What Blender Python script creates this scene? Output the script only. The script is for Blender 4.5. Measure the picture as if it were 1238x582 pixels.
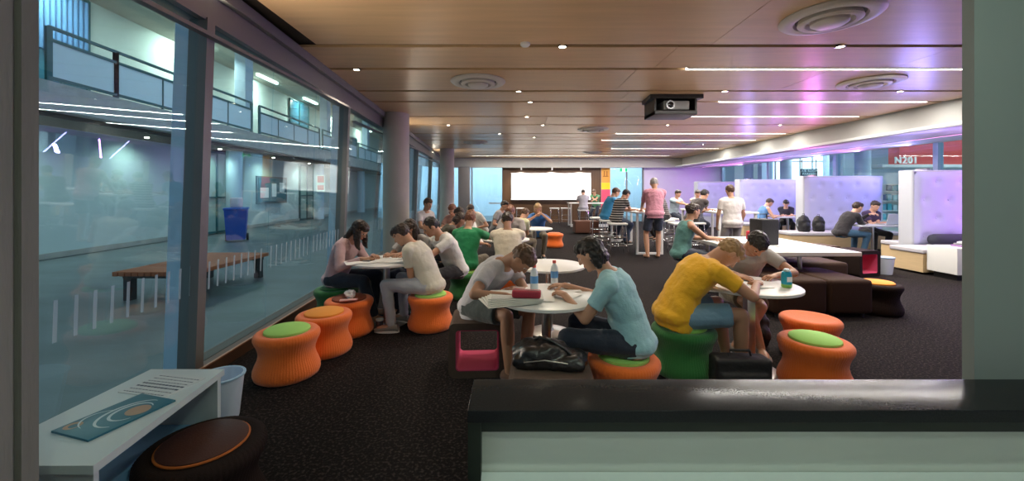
import bpy, bmesh, math, random
from mathutils import Vector, Matrix, Euler, noise
random.seed(7)
V = Vector
for o in list(bpy.data.objects): bpy.data.objects.remove(o)
SC = bpy.context.scene
COL = SC.collection
# ------------------------------------------------------------------ camera
F_PX, HORIZON, EYE = 490.0, 232.0, 1.5
cam_data = bpy.data.cameras.new('camera'); cam = bpy.data.objects.new('camera', cam_data); COL.objects.link(cam)
cam.location = (0, 0, EYE); cam.rotation_euler = (math.radians(90), 0, 0)
cam_data.sensor_fit = 'HORIZONTAL'; cam_data.sensor_width = 36; cam_data.lens = 36*F_PX/1238
cam_data.shift_y = -(291-HORIZON)/1238; cam_data.clip_start = .05; cam_data.clip_end = 200
SC.camera = cam
SC.view_settings.view_transform = 'Standard'; SC.view_settings.look = 'None'
SC.view_settings.gamma = 1; SC.view_settings.use_curve_mapping = False
SC.view_settings.exposure = 0.38
# ------------------------------------------------------------------ world
W = bpy.data.worlds.new('world'); SC.world = W; W.use_nodes = True
bg = W.node_tree.nodes['Background']; bg.inputs[0].default_value = (.40, .52, .62, 1); bg.inputs[1].default_value = .55
SC.cycles.use_denoising = True
SC.cycles.max_bounces = 8; SC.cycles.diffuse_bounces = 4; SC.cycles.transparent_max_bounces = 24
SC.cycles.sample_clamp_indirect = 6

def light(name, kind, loc, energy, color, size=None, size_y=None, direction=None, angle=None, parent=None, blend=.5, spread=None):
    l = bpy.data.lights.new(name, kind); l.energy = energy; l.color = color
    if kind == 'AREA':
        l.shape = 'RECTANGLE'; l.size = size; l.size_y = size_y or size
        if spread: l.spread = math.radians(spread)
    if kind == 'SPOT': l.spot_size = math.radians(angle); l.spot_blend = blend; l.shadow_soft_size = size or .04
    if kind == 'POINT': l.shadow_soft_size = size or .05
    o = bpy.data.objects.new(name, l); COL.objects.link(o); o.location = loc
    if direction is not None: o.rotation_euler = V(direction).to_track_quat('-Z', 'Y').to_euler()
    if parent is not None:
        o.parent = parent
    return o
WARM = (1, .86, .68); WHITE = (1, .95, .88)
MAGENTA = (1, .16, .75); VIOLET = (.36, .30, 1); COOL = (.78, .92, 1); GREENISH = (.80, 1, .84)

# ------------------------------------------------------------------ materials
MATS = {}
def mat(name, col, rough=.6, metal=0, bump=0, bscale=40, var=0, vscale=4, coat=0, spec=None, stretch=None, emit=None, estr=0, sheen=0):
    if name in MATS: return MATS[name]
    m = bpy.data.materials.new(name); m.use_nodes = True; nt = m.node_tree; N = nt.nodes; L = nt.links
    b = N['Principled BSDF']
    b.inputs['Base Color'].default_value = (*col, 1); b.inputs['Roughness'].default_value = rough; b.inputs['Metallic'].default_value = metal
    if spec is not None: b.inputs['Specular IOR Level'].default_value = spec
    if coat: b.inputs['Coat Weight'].default_value = coat; b.inputs['Coat Roughness'].default_value = .15
    if sheen: b.inputs['Sheen Weight'].default_value = sheen
    if emit: b.inputs['Emission Color'].default_value = (*emit, 1); b.inputs['Emission Strength'].default_value = estr
    tc = N.new('ShaderNodeTexCoord'); mp = N.new('ShaderNodeMapping'); L.new(tc.outputs['Object'], mp.inputs[0])
    if stretch: mp.inputs['Scale'].default_value = stretch
    v_ = var if var else .04
    n = N.new('ShaderNodeTexNoise'); n.inputs['Scale'].default_value = vscale; n.inputs['Detail'].default_value = 5; L.new(mp.outputs[0], n.inputs[0])
    mx = N.new('ShaderNodeMix'); mx.data_type = 'RGBA'
    mx.inputs['A'].default_value = (*[max(0, c*(1-v_)) for c in col], 1); mx.inputs['B'].default_value = (*[min(1, c*(1+v_)) for c in col], 1)
    L.new(n.outputs[0], mx.inputs['Factor']); L.new(mx.outputs['Result'], b.inputs['Base Color'])
    if bump:
        n2 = N.new('ShaderNodeTexNoise'); n2.inputs['Scale'].default_value = bscale; n2.inputs['Detail'].default_value = 3; L.new(mp.outputs[0], n2.inputs[0])
        bp = N.new('ShaderNodeBump'); bp.inputs['Strength'].default_value = bump; bp.inputs['Distance'].default_value = .01
        L.new(n2.outputs[0], bp.inputs['Height']); L.new(bp.outputs[0], b.inputs['Normal'])
    MATS[name] = m; return m
def emis(name, col, s):
    return mat(name, col, emit=col, estr=s)
def glass_mat(name, tint=(.82, .93, .95), refl=1.0):
    m = bpy.data.materials.new(name); m.use_nodes = True; nt = m.node_tree; N = nt.nodes; L = nt.links
    N.clear(); out = N.new('ShaderNodeOutputMaterial'); t = N.new('ShaderNodeBsdfTransparent'); t.inputs[0].default_value = (*tint, 1)
    g = N.new('ShaderNodeBsdfGlossy'); g.inputs['Roughness'].default_value = .0; g.inputs[0].default_value = (.9*refl, .97*refl, refl, 1)
    fr = N.new('ShaderNodeFresnel'); geo = N.new('ShaderNodeNewGeometry'); ma = N.new('ShaderNodeMath'); ma.operation = 'MULTIPLY_ADD'; ma.inputs[1].default_value = -(1.5-1/1.5); ma.inputs[2].default_value = 1.5; L.new(geo.outputs['Backfacing'], ma.inputs[0]); L.new(ma.outputs[0], fr.inputs[0])
    mx = N.new('ShaderNodeMixShader'); L.new(fr.outputs[0], mx.inputs[0]); L.new(t.outputs[0], mx.inputs[1]); L.new(g.outputs[0], mx.inputs[2]); L.new(mx.outputs[0], out.inputs[0])
    MATS[name] = m; return m
def stripe_mat(name, ca, cb, period, axis='Z', rough=.85, duty=.5):
    m = mat(name, ca, rough); nt = m.node_tree; N = nt.nodes; L = nt.links; b = N['Principled BSDF']
    tc = N.new('ShaderNodeTexCoord'); sp = N.new('ShaderNodeSeparateXYZ'); L.new(tc.outputs['Object'], sp.inputs[0])
    d = N.new('ShaderNodeMath'); d.operation = 'DIVIDE'; d.inputs[1].default_value = period; L.new(sp.outputs[axis], d.inputs[0])
    f = N.new('ShaderNodeMath'); f.operation = 'FRACT'; L.new(d.outputs[0], f.inputs[0])
    g = N.new('ShaderNodeMath'); g.operation = 'GREATER_THAN'; g.inputs[1].default_value = duty; L.new(f.outputs[0], g.inputs[0])
    mx = N.new('ShaderNodeMix'); mx.data_type = 'RGBA'; mx.inputs['A'].default_value = (*ca, 1); mx.inputs['B'].default_value = (*cb, 1)
    L.new(g.outputs[0], mx.inputs['Factor']); L.new(mx.outputs['Result'], b.inputs['Base Color']); return m
def carpet_mat():
    m = mat('carpet', (.012, .009, .009), .98, spec=.2, bump=.9, bscale=160); nt = m.node_tree; N = nt.nodes; L = nt.links; b = N['Principled BSDF']
    tc = N.new('ShaderNodeTexCoord'); n = N.new('ShaderNodeTexNoise'); n.inputs['Scale'].default_value = 55; n.inputs['Detail'].default_value = 2; L.new(tc.outputs['Object'], n.inputs[0])
    r = N.new('ShaderNodeValToRGB'); r.color_ramp.elements[0].position = .50; r.color_ramp.elements[0].color = (.007, .005, .005, 1)
    r.color_ramp.elements[1].position = .72; r.color_ramp.elements[1].color = (.055, .042, .038, 1)
    L.new(n.outputs[0], r.inputs[0]); L.new(r.outputs[0], b.inputs['Base Color']); return m

M_wood = mat('ceiling_veneer', (.68, .45, .24), .33, var=.18, vscale=2.2, stretch=(.45, 5, 1), bump=.03, bscale=30, spec=.55)
M_carpet = carpet_mat()
M_white = mat('white_laminate', (.80, .80, .78), .32)
M_wallw = mat('white_plaster', (.66, .68, .66), .7, var=.05)
M_black = mat('black_plastic', (.012, .012, .013), .4)
M_granite = mat('black_granite', (.020, .021, .023), .17, var=.5, vscale=200, spec=.10)
M_conc = mat('concrete', (.36, .35, .33), .85, var=.22, vscale=3, bump=.25, bscale=30)
M_concl = mat('pale_concrete', (.52, .49, .43), .8, var=.14, vscale=2.5, bump=.2, bscale=25)
M_concn = mat('board_formed_concrete', (.20, .20, .17), .9, var=.35, vscale=3, bump=.4, bscale=20, stretch=(3, 3, .35))
M_glass = glass_mat('clear_glass')
M_frame = mat('dark_bronze_aluminium', (.20, .20, .195), .45, metal=.2)
M_framel = mat('grey_aluminium', (.45, .47, .48), .35, metal=.7)
M_steel = mat('brushed_steel', (.55, .55, .55), .28, metal=.95)
M_chrome = mat('chrome', (.75, .75, .75), .12, metal=1)
M_teal = mat('teal_painted_steel', (.02, .12, .14), .4)
M_pave = mat('slate_paving', (.15, .175, .19), .42, var=.45, vscale=1.1, bump=.2, bscale=12, stretch=(1, 2.2, 1))
M_outw = mat('pale_render', (.50, .58, .59), .8, var=.04)
M_purl = mat('lilac_upholstery', (.50, .50, .74), .6, bump=.1, bscale=60)
M_ply = mat('birch_ply', (.62, .46, .26), .5, var=.12, vscale=3, stretch=(1, 1, 9))
M_orange = mat('orange_knit', (.88, .165, .012), .8, bump=.35, bscale=220, sheen=.3)
M_green = mat('green_knit', (.02, .17, .035), .85, bump=.35, bscale=220, sheen=.3)
M_dbrown = mat('dark_brown_knit', (.016, .008, .006), .85, bump=.35, bscale=220, spec=.2)
M_brown = mat('brown_woven_upholstery', (.085, .055, .040), .9, bump=.5, bscale=150, var=.2, vscale=30)
M_lime = mat('lime_felt', (.36, .70, .16), .85, bump=.2, bscale=150)
M_tan = mat('tan_felt', (.86, .33, .05), .85, bump=.2, bscale=150)
M_rust = mat('rust_felt', (.26, .065, .03), .85, bump=.2, bscale=150)
M_pink = mat('magenta_felt', (.62, .07, .16), .85, bump=.2, bscale=150)
M_umber = mat('umber_felt', (.055, .016, .010), .6, bump=.2, bscale=150)
M_paper = mat('paper', (.86, .86, .84), .7)
M_led = emis('warm_white_diffuser', (1, .93, .80), 9)
M_lamp = emis('lamp_glow', (1, .88, .66), 22)
M_timberwall = mat('dark_timber_panelling', (.085, .042, .018), .45, var=.3, vscale=2, stretch=(6, 6, .6))

# ------------------------------------------------------------------ mesh helpers
class Geo:
    def __init__(s): s.v = []; s.f = []; s.sm = []
    def raw(s, vs, fs, smooth=False):
        b = len(s.v); s.v += [V(p) for p in vs]; s.f += [tuple(b+i for i in f) for f in fs]; s.sm += [smooth]*len(fs); return s
    def box(s, lo, hi, R=None, at=(0, 0, 0), bev=0):
        bm = bmesh.new(); bmesh.ops.create_cube(bm, size=1)
        c = (V(lo)+V(hi))/2; d = V(hi)-V(lo)
        for v in bm.verts: v.co = V((v.co.x*d.x, v.co.y*d.y, v.co.z*d.z))+c
        if bev: bmesh.ops.bevel(bm, geom=bm.edges[:], offset=bev, segments=3, profile=.6, affect='EDGES')
        M = Matrix.Translation(at) @ (R.to_4x4() if R else Matrix())
        bm.verts.index_update()
        s.raw([M @ v.co for v in bm.verts], [[v.index for v in f.verts] for f in bm.faces], bool(bev)); bm.free(); return s
    def rings(s, rings, n=16, cap=True, smooth=True, closed=True):
        """rings: (centre, ax, ay) with ax, ay vectors already scaled"""
        vs = []; fs = []
        for c, ax, ay in rings:
            for i in range(n):
                a = 2*math.pi*i/n; vs.append(V(c)+ax*math.cos(a)+ay*math.sin(a))
        for k in range(len(rings)-1):
            for i in range(n):
                j = (i+1) % n; fs.append((k*n+i, k*n+j, (k+1)*n+j, (k+1)*n+i))
        if cap: fs.append(tuple(range(n-1, -1, -1))); fs.append(tuple((len(rings)-1)*n+i for i in range(n)))
        return s.raw(vs, fs, smooth)
    def capsule(s, a, b, ra, rb, n=14, flat=1.0, side=None, round_=True):
        a = V(a); b = V(b); d = (b-a); L = d.length; d = d.normalized() if L > 1e-6 else V((0, 0, 1))
        sd = V(side) if side is not None else (V((1, 0, 0)) if abs(d.x) < .8 else V((0, 1, 0)))
        ax = (sd - d*sd.dot(d)).normalized(); ay = d.cross(ax)
        R = []
        if round_:
            for t in (-1, -.85, -.5): R.append((a+d*ra*t, ra*math.sqrt(max(1e-4, 1-t*t))))
        for t in (0, .33, .67, 1): R.append((a.lerp(b, t), ra+(rb-ra)*t))
        if round_:
            for t in (.5, .85, 1): R.append((b+d*rb*t, rb*math.sqrt(max(1e-4, 1-t*t))))
        return s.rings([(c, ax*r, ay*r*flat) for c, r in R], n)
    def ellipsoid(s, c, rx, ry, rz, n=18, m=10, X=V((1, 0, 0)), Y=V((0, 1, 0)), Z=V((0, 0, 1))):
        R = []
        for k in range(m+1):
            t = math.pi*k/m; r = max(.02, math.sin(t)); R.append((V(c)-Z*rz*math.cos(t), X*rx*r, Y*ry*r))
        return s.rings(R, n)
    def lathe(s, prof, c=(0, 0, 0), n=32, smooth=True, ripple=0, rn=60):
        vs = []; fs = []
        for r, z in prof:
            for i in range(n):
                a = 2*math.pi*i/n; rr = r*(1+ripple*math.cos(a*rn)) if r > .01 else r
                vs.append((c[0]+rr*math.cos(a), c[1]+rr*math.sin(a), c[2]+z))
        for k in range(len(prof)-1):
            for i in range(n):
                j = (i+1) % n; fs.append((k*n+i, k*n+j, (k+1)*n+j, (k+1)*n+i))
        fs.append(tuple(range(n-1, -1, -1))); fs.append(tuple((len(prof)-1)*n+i for i in range(n)))
        return s.raw(vs, fs, smooth)
    def cyl(s, a, b, r, n=20, smooth=True):
        a = V(a); b = V(b); d = (b-a).normalized(); sd = V((1, 0, 0)) if abs(d.x) < .8 else V((0, 1, 0))
        ax = (sd-d*sd.dot(d)).normalized(); ay = d.cross(ax)
        return s.rings([(a, ax*r, ay*r), (b, ax*r, ay*r)], n, smooth=smooth)
    def tube(s, pts, r, n=10):
        pts = [V(p) for p in pts]; R = []
        for i, p in enumerate(pts):
            d = (pts[min(i+1, len(pts)-1)]-pts[max(i-1, 0)]).normalized(); sd = V((0, 0, 1)) if abs(d.z) < .9 else V((1, 0, 0))
            ax = (sd-d*sd.dot(d)).normalized(); R.append((p, ax*r, d.cross(ax)*r))
        return s.rings(R, n)
    def prism(s, poly, z0, z1, smooth=False):
        n = len(poly); vs = [(x, y, z0) for x, y in poly]+[(x, y, z1) for x, y in poly]
        fs = [tuple(range(n-1, -1, -1)), tuple(range(n, 2*n))]+[(i, (i+1) % n, n+(i+1) % n, n+i) for i in range(n)]
        return s.raw(vs, fs, smooth)
    def build(s, name, m, parent=None, smooth=None, **kw):
        me = bpy.data.meshes.new(name); me.from_pydata([tuple(p) for p in s.v], [], s.f); me.update()
        me.polygons.foreach_set('use_smooth', [bool(x) for x in s.sm] if smooth is None else [smooth]*len(s.f))
        if any(s.sm):
            try: me.set_sharp_from_angle(angle=math.radians(40))
            except Exception: pass
        bm = bmesh.new(); bm.from_mesh(me); bmesh.ops.recalc_face_normals(bm, faces=bm.faces); bm.to_mesh(me); bm.free()
        for mm in (m if isinstance(m, (list, tuple)) else [m]): me.materials.append(mm)
        o = bpy.data.objects.new(name, me); COL.objects.link(o)
        if parent is not None: o.parent = parent
        for k, v in kw.items(): o[k] = v
        return o
def G(): return Geo()
def thing(name, label, cat, loc=(0, 0, 0), rz=0, group=None):
    o = bpy.data.objects.new(name, None); COL.objects.link(o); o.location = loc; o.rotation_euler = (0, 0, rz)
    o.empty_display_size = .1; o['label'] = label; o['category'] = cat
    if group: o['group'] = group
    return o
def tag(o, label, cat, group=None, loc=None, rz=None):
    o['label'] = label; o['category'] = cat
    if group: o['group'] = group
    if loc is not None: o.location = loc
    if rz is not None: o.rotation_euler = (0, 0, rz)
    return o
def struct(name, g, m): return g.build(name, m, kind='structure')
def dup(root, loc, rz=0, label=None, group=None):
    def cp(o, par):
        c = o.copy(); COL.objects.link(c)
        if par is not None: c.parent = par
        for ch in list(o.children): cp(ch, c)
        return c
    r = cp(root, None); r.location = loc; r.rotation_euler = (0, 0, rz)
    if label: r['label'] = label
    if group: r['group'] = group
    return r
def at(px, py, z):
    """point of the photograph on the level z, in metres"""
    Y = (EYE-z)*F_PX/(py-HORIZON); return ((px-619)/F_PX*Y, Y)
def atd(px, Y): return (px-619)/F_PX*Y
def text_mesh(name, body, size, m, parent=None, depth=.004, loc=(0, 0, 0), rot=(math.pi/2, 0, 0), align='CENTER'):
    c = bpy.data.curves.new(name, 'FONT'); c.body = body; c.size = size; c.extrude = depth; c.space_character = 1.15; c.align_x = align; c.align_y = 'CENTER'
    t = bpy.data.objects.new(name+'_src', c); COL.objects.link(t)
    dg = bpy.context.evaluated_depsgraph_get(); me = bpy.data.meshes.new_from_object(t.evaluated_get(dg)); bpy.data.objects.remove(t)
    me.materials.clear(); me.materials.append(m)
    o = bpy.data.objects.new(name, me); COL.objects.link(o); o.location = loc; o.rotation_euler = rot
    if parent is not None: o.parent = parent
    return o
# ================================================================== SETTING
CZ = 3.15                      # ceiling height
def gx(y, z=0): return -2.35-.06*y+.035*z      # the glazed left side leans a little inward
struct('floor', G().prism([(gx(-1.6), -1.6), (10.5, -1.6), (10.5, 20.6), (gx(20.6), 20.6)], -.1, 0), M_carpet)
# ceiling: veneer panels between dark reveals
GROOVES = [4.58, 5.44, 6.63, 7.42, 8.88, 9.98, 11.47, 12.25, 12.95, 14.1, 15.46, 16.6, 17.6, 18.5]
edges = [-1.6]+GROOVES+[19.75]
g = G()
for a, b in zip(edges[:-1], edges[1:]):
    a2 = a+(.045 if a > 0 else 0); b2 = b-(.045 if b < 19 else 0)
    xr = 7.55+.036*a
    xs = [gx(a)+.06, 1.35+.9*math.sin(a*7), 4.6+.5*math.sin(a*3), xr+.1]
    for x0, x1 in zip(xs[:-1], xs[1:]):
        g.box((x0+.003, a2, CZ), (x1-.003, b2, CZ+.03))
struct('ceiling', g, M_wood)
struct('trim_1', G().prism([(gx(-1.6)+.06, -1.6), (10.5, -1.6), (10.5, 20.6), (gx(20.6)+.06, 20.6)], CZ+.05, CZ+.25), mat('dark_ceiling_void', (.03, .022, .018), .9))
# bulkhead on the right with lit soffit behind it
g = G(); g.raw([(7.80, 1.5, 2.68), (7.95, 1.5, 2.68), (8.45, 19.75, 2.68), (8.30, 19.75, 2.68), (7.80, 1.5, CZ+.05), (7.95, 1.5, CZ+.05), (8.45, 19.75, CZ+.05), (8.30, 19.75, CZ+.05)],
     [(0, 3, 2, 1), (4, 5, 6, 7), (0, 1, 5, 4), (1, 2, 6, 5), (2, 3, 7, 6), (3, 0, 4, 7)])
g.box((-3.6, 19.75, 2.68), (8.5, 20.0, CZ+.05))
struct('trim_2', g, mat('bulkhead_grey', (.44, .44, .42), .7, var=.05))
struct('trim_3', G().box((7.95, 1.5, 2.70), (10.4, 20.0, 2.76)), M_wallw)
# left glazing
def film_mat(name):
    m = bpy.data.materials.new(name); m.use_nodes = True; N = m.node_tree.nodes; L = m.node_tree.links; N.clear()
    out = N.new('ShaderNodeOutputMaterial'); t = N.new('ShaderNodeBsdfTransparent'); d = N.new('ShaderNodeBsdfTranslucent'); d.inputs[0].default_value = (.75, .85, .9, 1)
    e = N.new('ShaderNodeBsdfDiffuse'); e.inputs[0].default_value = (.75, .85, .9, 1); a = N.new('ShaderNodeMixShader'); L.new(d.outputs[0], a.inputs[1]); L.new(e.outputs[0], a.inputs[2])
    b = N.new('ShaderNodeMixShader'); b.inputs[0].default_value = .38; L.new(t.outputs[0], b.inputs[1]); L.new(a.outputs[0], b.inputs[2]); L.new(b.outputs[0], out.inputs[0]); return m
def facade(y0, y1, z0, z1, x_in, x_out):
    return G().raw([(gx(y0, z0)+x_out, y0, z0), (gx(y0, z0)+x_in, y0, z0), (gx(y1, z0)+x_in, y1, z0), (gx(y1, z0)+x_out, y1, z0),
                    (gx(y0, z1)+x_out, y0, z1), (gx(y0, z1)+x_in, y0, z1), (gx(y1, z1)+x_in, y1, z1), (gx(y1, z1)+x_out, y1, z1)],
                   [(0, 3, 2, 1), (4, 5, 6, 7), (0, 1, 5, 4), (1, 2, 6, 5), (2, 3, 7, 6), (3, 0, 4, 7)])
M_frost = film_mat('frosted_film'); ys = [.9]+[3.2*k+d for k in range(1, 6) for d in (0, 1.07, 2.13)]+[19.2]
for k, (a, b) in enumerate(zip(ys[:-1], ys[1:])):
    pane = struct('window_%d' % (k+1), facade(a+.006, b-.006, .1, 2.84, .004, -.008), M_glass)
    fb = G(); y = a+.06
    while y < b-.04:
        q = facade(y-.011, y+.011, .69, .92, .0065, .0045); fb.raw(q.v, q.f); y += .11
    fb.build('frosted_bars', M_frost, pane)
g = facade(.9, 19.75, 2.84, CZ+.05, .06, -.10); g2 = facade(.9, 19.75, CZ-.10, CZ-.0, .12, .06)
g.raw(g2.v, g2.f); struct('trim_4', g, M_frame)
g = facade(.9, 19.75, 0, .10, .10, -.12); struct('baseboard_left', g, mat('brown_sill', (.10, .055, .035), .5))
g = facade(.9, 19.75, .10, .112, .105, .085); struct('trim_5', g, mat('copper_edge', (.45, .22, .12), .4, metal=.4))
n_t = 6
for k in range(1, 7):
    y = 3.2*k
    struct('trim_%d' % n_t, facade(y-.045, y+.045, .1, 2.86, .07, -.075), M_frame); n_t += 1
    struct('trim_%d' % n_t, facade(y-.04, y+.04, .1, 2.86, -.077, -.185), mat('blue_grey_aluminium', (.62, .80, 1.0), .5, metal=.0)); n_t += 1
# far end wall
FY = 20.1
struct('wall_back', G().box((-.49, FY, 0), (4.42, FY+.3, 2.75)).box((6.55, FY, 0), (10.5, FY+.3, 2.75)), [M_timberwall])
struct('trim_30', G().box((6.53, FY-.04, 0), (10.4, FY, 2.7)), mat('lilac_wall_paint', (.60, .56, .72), .6))
struct('window_20', G().box((-3.4, FY+.02, .05), (-.49, FY+.035, 2.68)), M_glass)
struct('window_21', G().box((4.86, FY+.02, .05), (6.53, FY+.035, 2.68)), M_glass)
g = G().box((5.66, FY-.02, 0), (5.72, FY+.06, 2.68)).box((6.46, FY-.03, 0), (6.54, FY+.07, 2.68)); struct('trim_31', g, M_frame)
struct('trim_32', G().box((-1.15, FY-.02, .9), (-.49, FY+.05, .96)).box((-2.02, FY-.03, 0), (-1.95, FY+.06, 2.68)), M_framel)
# hidden enclosure behind and right of the camera
struct('wall_front', G().box((-2.3, -1.75, 0), (10.5, -1.6, CZ)), M_wallw)
struct('wall_right', G().box((10.4, -1.6, 0), (10.55, 6.2, CZ)), M_wallw)
# right hand glazing
yy = [6.2, 9.9, 13.0, 16.4, 20.0]
for k in range(4):
    struct('window_%d' % (30+k), G().box((10.40, yy[k]+.05, .05), (10.412, yy[k+1]-.05, 2.7)), M_glass)
    struct('trim_%d' % (40+k), G().box((10.34, yy[k+1]-.06, 0), (10.48, yy[k+1]+.06, 2.7)), mat('pale_blue_aluminium', (.45, .58, .75), .4, metal=.3))
# near wall end at the right edge
g = G().prism([(1.483, 1.30), (1.51, 1.36), (1.75, 1.55), (2.6, 1.55), (2.6, 1.30)], 0, CZ+.02)
o = struct('wall_side', g, mat('sage_wall_paint', (.26, .31, .29), .7, var=.04))
# ------------------------------------------------------------------ near left concrete pier
g = G(); z0, z1 = 0, CZ+.1
g.prism([(-1.41, 1.208), (-1.41, 1.165), (-1.425, 1.160), (-1.425, 1.150), (-1.41, 1.145), (-1.41, .45), (-1.85, .45), (-1.85, 1.208)], z0, z1)
tag(g.build('concrete_column', M_concn), 'square board-marked concrete column at the left edge, nearest the viewer', 'column')
# round columns by the glazing
for (px, Y, r, lab) in ((479, 8.6, .27, 'round grey concrete column by the glazing, nearer of the two'), (540.5, 15.6, .27, 'round grey concrete column by the glazing, farther of the two')):
    g = G().lathe([(r, 0), (r, CZ-.02), (r, CZ+.04)], n=48)
    tag(g.build('round_column', M_concl), lab, 'column', 'round columns along the glazing', (atd(px, Y), Y, 0))
g = G().box((-2.55, 19.2, 0), (-2.02, 19.6, 2.69), bev=.01); tag(g.build('square_column', mat('grey_pier', (.16, .15, .15), .7)), 'dark grey square pier in the far left corner beside the end window', 'column')

# ------------------------------------------------------------------ ceiling fittings
def diffuser(label, x, y, r=.41):
    t = thing('air_diffuser', label, 'air vent', (x, y, CZ), group='round ceiling air diffusers')
    G().lathe([(r*.98, 0), (r, -.012), (r*.95, -.03), (r*.80, -.045), (r*.70, -.035), (r*.66, -.002)], n=56).build('outer_ring', M_dif, t)
    G().lathe([(r*.60, -.01), (r*.62, -.05), (r*.56, -.065), (r*.47, -.06), (r*.42, -.02)], n=48).build('middle_ring', M_dif, t)
    G().lathe([(r*.36, -.01), (r*.37, -.065), (r*.30, -.085), (.02, -.08)], n=40).build('centre_plate', M_dif, t)
    G().lathe([(r*.66, -.001), (r*.66, -.008), (.01, -.008)], n=32).build('duct_opening', M_black, t)
    return t
M_dif = mat('diffuser_white', (.62, .58, .52), .4)
for px, py, lab in ((1003, 20, 'large round white ceiling diffuser at the top right, nearest the viewer'), (578, 98, 'round white ceiling diffuser left of centre, before the first round column'),
                    (1052, 99, 'round white ceiling diffuser between two long light strips at right'), (717, 156, 'small round ceiling diffuser left of the second row of light strips'),
                    (575, 172, 'small round ceiling diffuser near the far round column'), (716, 184, 'faint round ceiling diffuser farthest away above the whiteboard'),
                    (838, 173, 'small round ceiling diffuser near the far end of the bulkhead')):
    Y = (CZ-EYE)*F_PX/(HORIZON-py); diffuser(lab, (px-619)/F_PX*Y, Y)
dl = [(431, 81, 'above the first glass bays, left of the rest'), (680, 55, 'in the front reveal near the middle'), (1016, 55, 'in the front reveal beside the large diffuser'),
      (627, 108, 'in the third reveal right of a diffuser'), (641, 123, 'just beyond the third reveal, centre'), (876, 109, 'right of the projector near a light strip'),
      (1088, 110, 'close by the right-hand diffuser'), (637, 141, 'in the middle of the fifth reveal'), (542, 151, 'above the far left glazing'), (656, 151.3, 'in the sixth reveal near the centre'),
      (807, 151, 'directly behind the projector'), (943, 151.4, 'near the bulkhead behind a light strip'), (604, 162, 'in the seventh reveal left of centre'), (589, 188.2, 'at the far left end by the back beam'),
      (850, 175.5, 'at the far right before the bulkhead'), (646, 166, 'in the narrow eighth reveal')]
for px, py, lab in dl:
    Y = (CZ-EYE)*F_PX/(HORIZON-py); Y = min(GROOVES, key=lambda q: abs(q-Y)) if Y < 19 else Y; X = (px-619)/F_PX*Y
    t = thing('ceiling_downlight', 'small round recessed downlight '+lab, 'ceiling light', (X, Y, CZ), group='recessed downlights')
    G().lathe([(.045, .01), (.055, -.012), (.04, -.014), (.035, .01)], n=24).build('trim_ring', M_chrome, t)
    G().lathe([(.036, .005), (.034, -.010), (.01, -.013)], n=20).build('lamp', M_lamp, t)
    light('lamp_beam', 'SPOT', (0, 0, -.03), 80, WARM, size=.03, direction=(0, 0, -1), angle=115, parent=t, blend=.8)
for Y, x0, x1, lab in ((5.44, 2.34, 7.4, 'nearest and longest'), (7.42, 3.8, 7.6, 'second nearest'), (8.88, 3.88, 7.6, 'third nearest, beside the projector'), (11.47, 2.95, 7.75, 'fourth, just beyond the projector'),
                        (12.95, 2.87, 7.8, 'fifth from the front'), (15.46, 3.8, 7.9, 'sixth from the front'), (18.5, -1.8, 7.2, 'farthest, before the back beam')):
    t = thing('strip_light', 'long thin warm white light strip set across the ceiling, '+lab, 'strip light', ((x0+x1)/2, Y, CZ), group='linear ceiling lights')
    h = (x1-x0)/2
    G().box((-h, -.028, -.004), (h, .028, .02)).build('diffuser', M_led, t)
    G().box((-h, -.036, -.008), (h, -.029, .03)).box((-h, .029, -.008), (h, .036, .03)).build('housing', M_framel, t)
    light('strip_glow', 'AREA', (0, 0, -.012), 20*(x1-x0), WHITE, size=x1-x0, size_y=.06, direction=(0, 0, -1), parent=t)
for i, (X, Y) in enumerate(((-.6, .35), (.9, .35), (2.4, 2.3), (.4, -.8), (4.6, 2.4))):  # unseen downlights added to brighten the foreground
    t = thing('ceiling_downlight', 'added unseen downlight above the counter area, outside the picture, %s' % ('left over the viewer', 'right over the viewer', 'over the lime-topped stool', 'behind the viewer', 'beyond the wall end')[i], 'ceiling light', (X, Y, CZ), group='recessed downlights')
    G().lathe([(.045, .01), (.055, -.012), (.04, -.014), (.035, .01)], n=24).build('trim_ring', M_chrome, t)
    G().lathe([(.036, .005), (.034, -.010), (.01, -.013)], n=20).build('lamp', M_lamp, t)
    light('lamp_beam', 'SPOT', (0, 0, -.03), (12, 50, 34, 24, 42)[i], GREENISH if Y < 1 else WARM, size=.03, direction=(0, 0, -1), angle=150, parent=t, blend=.8)
# added uplight on the glazing head, put in to brighten the dark ceiling
t = thing('added_uplight', 'slim uplight added above the glazing to brighten the ceiling', 'strip light', (0, 0, 2.70))
for y in (3.2, 9.6, 16):
    G().box((gx(y)+.16, y-2.6, 0), (gx(y)+.22, y+2.6, .03)).build('channel', M_frame, t)
    light('added_uplight_fill', 'AREA', (gx(y)+.30, y, .04), 28, WARM, size=.06, size_y=5.2, direction=(.92, 0, .40), parent=t)
for i, (y, c) in enumerate(((8.15, VIOLET), (11.15, MAGENTA), (14.15, VIOLET))):  # coloured lamps added on the partitions to light the ceiling
    t = thing('added_washer', 'small coloured fill light added on top of a booth partition, %s of three' % ('nearest', 'middle', 'farthest')[i], 'spotlight', (8.25, y, 1.935), group='added booth fill lights')
    G().box((-.03, -.12, 0), (.03, .12, .03), bev=.005).build('housing', M_frame, t)
    light('wash', 'AREA', (-.04, 0, .06), 17, c, size=.12, size_y=.5, direction=(-1, -.25, .60), parent=t)
# smoke detector
t = thing('smoke_detector', 'small white round detector in the front ceiling reveal', 'detector', (atd(635, 4.5), 4.5, CZ))
G().lathe([(.055, 0), (.055, -.02), (.04, -.035), (.01, -.04)], n=24).build('housing', M_white, t)
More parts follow.
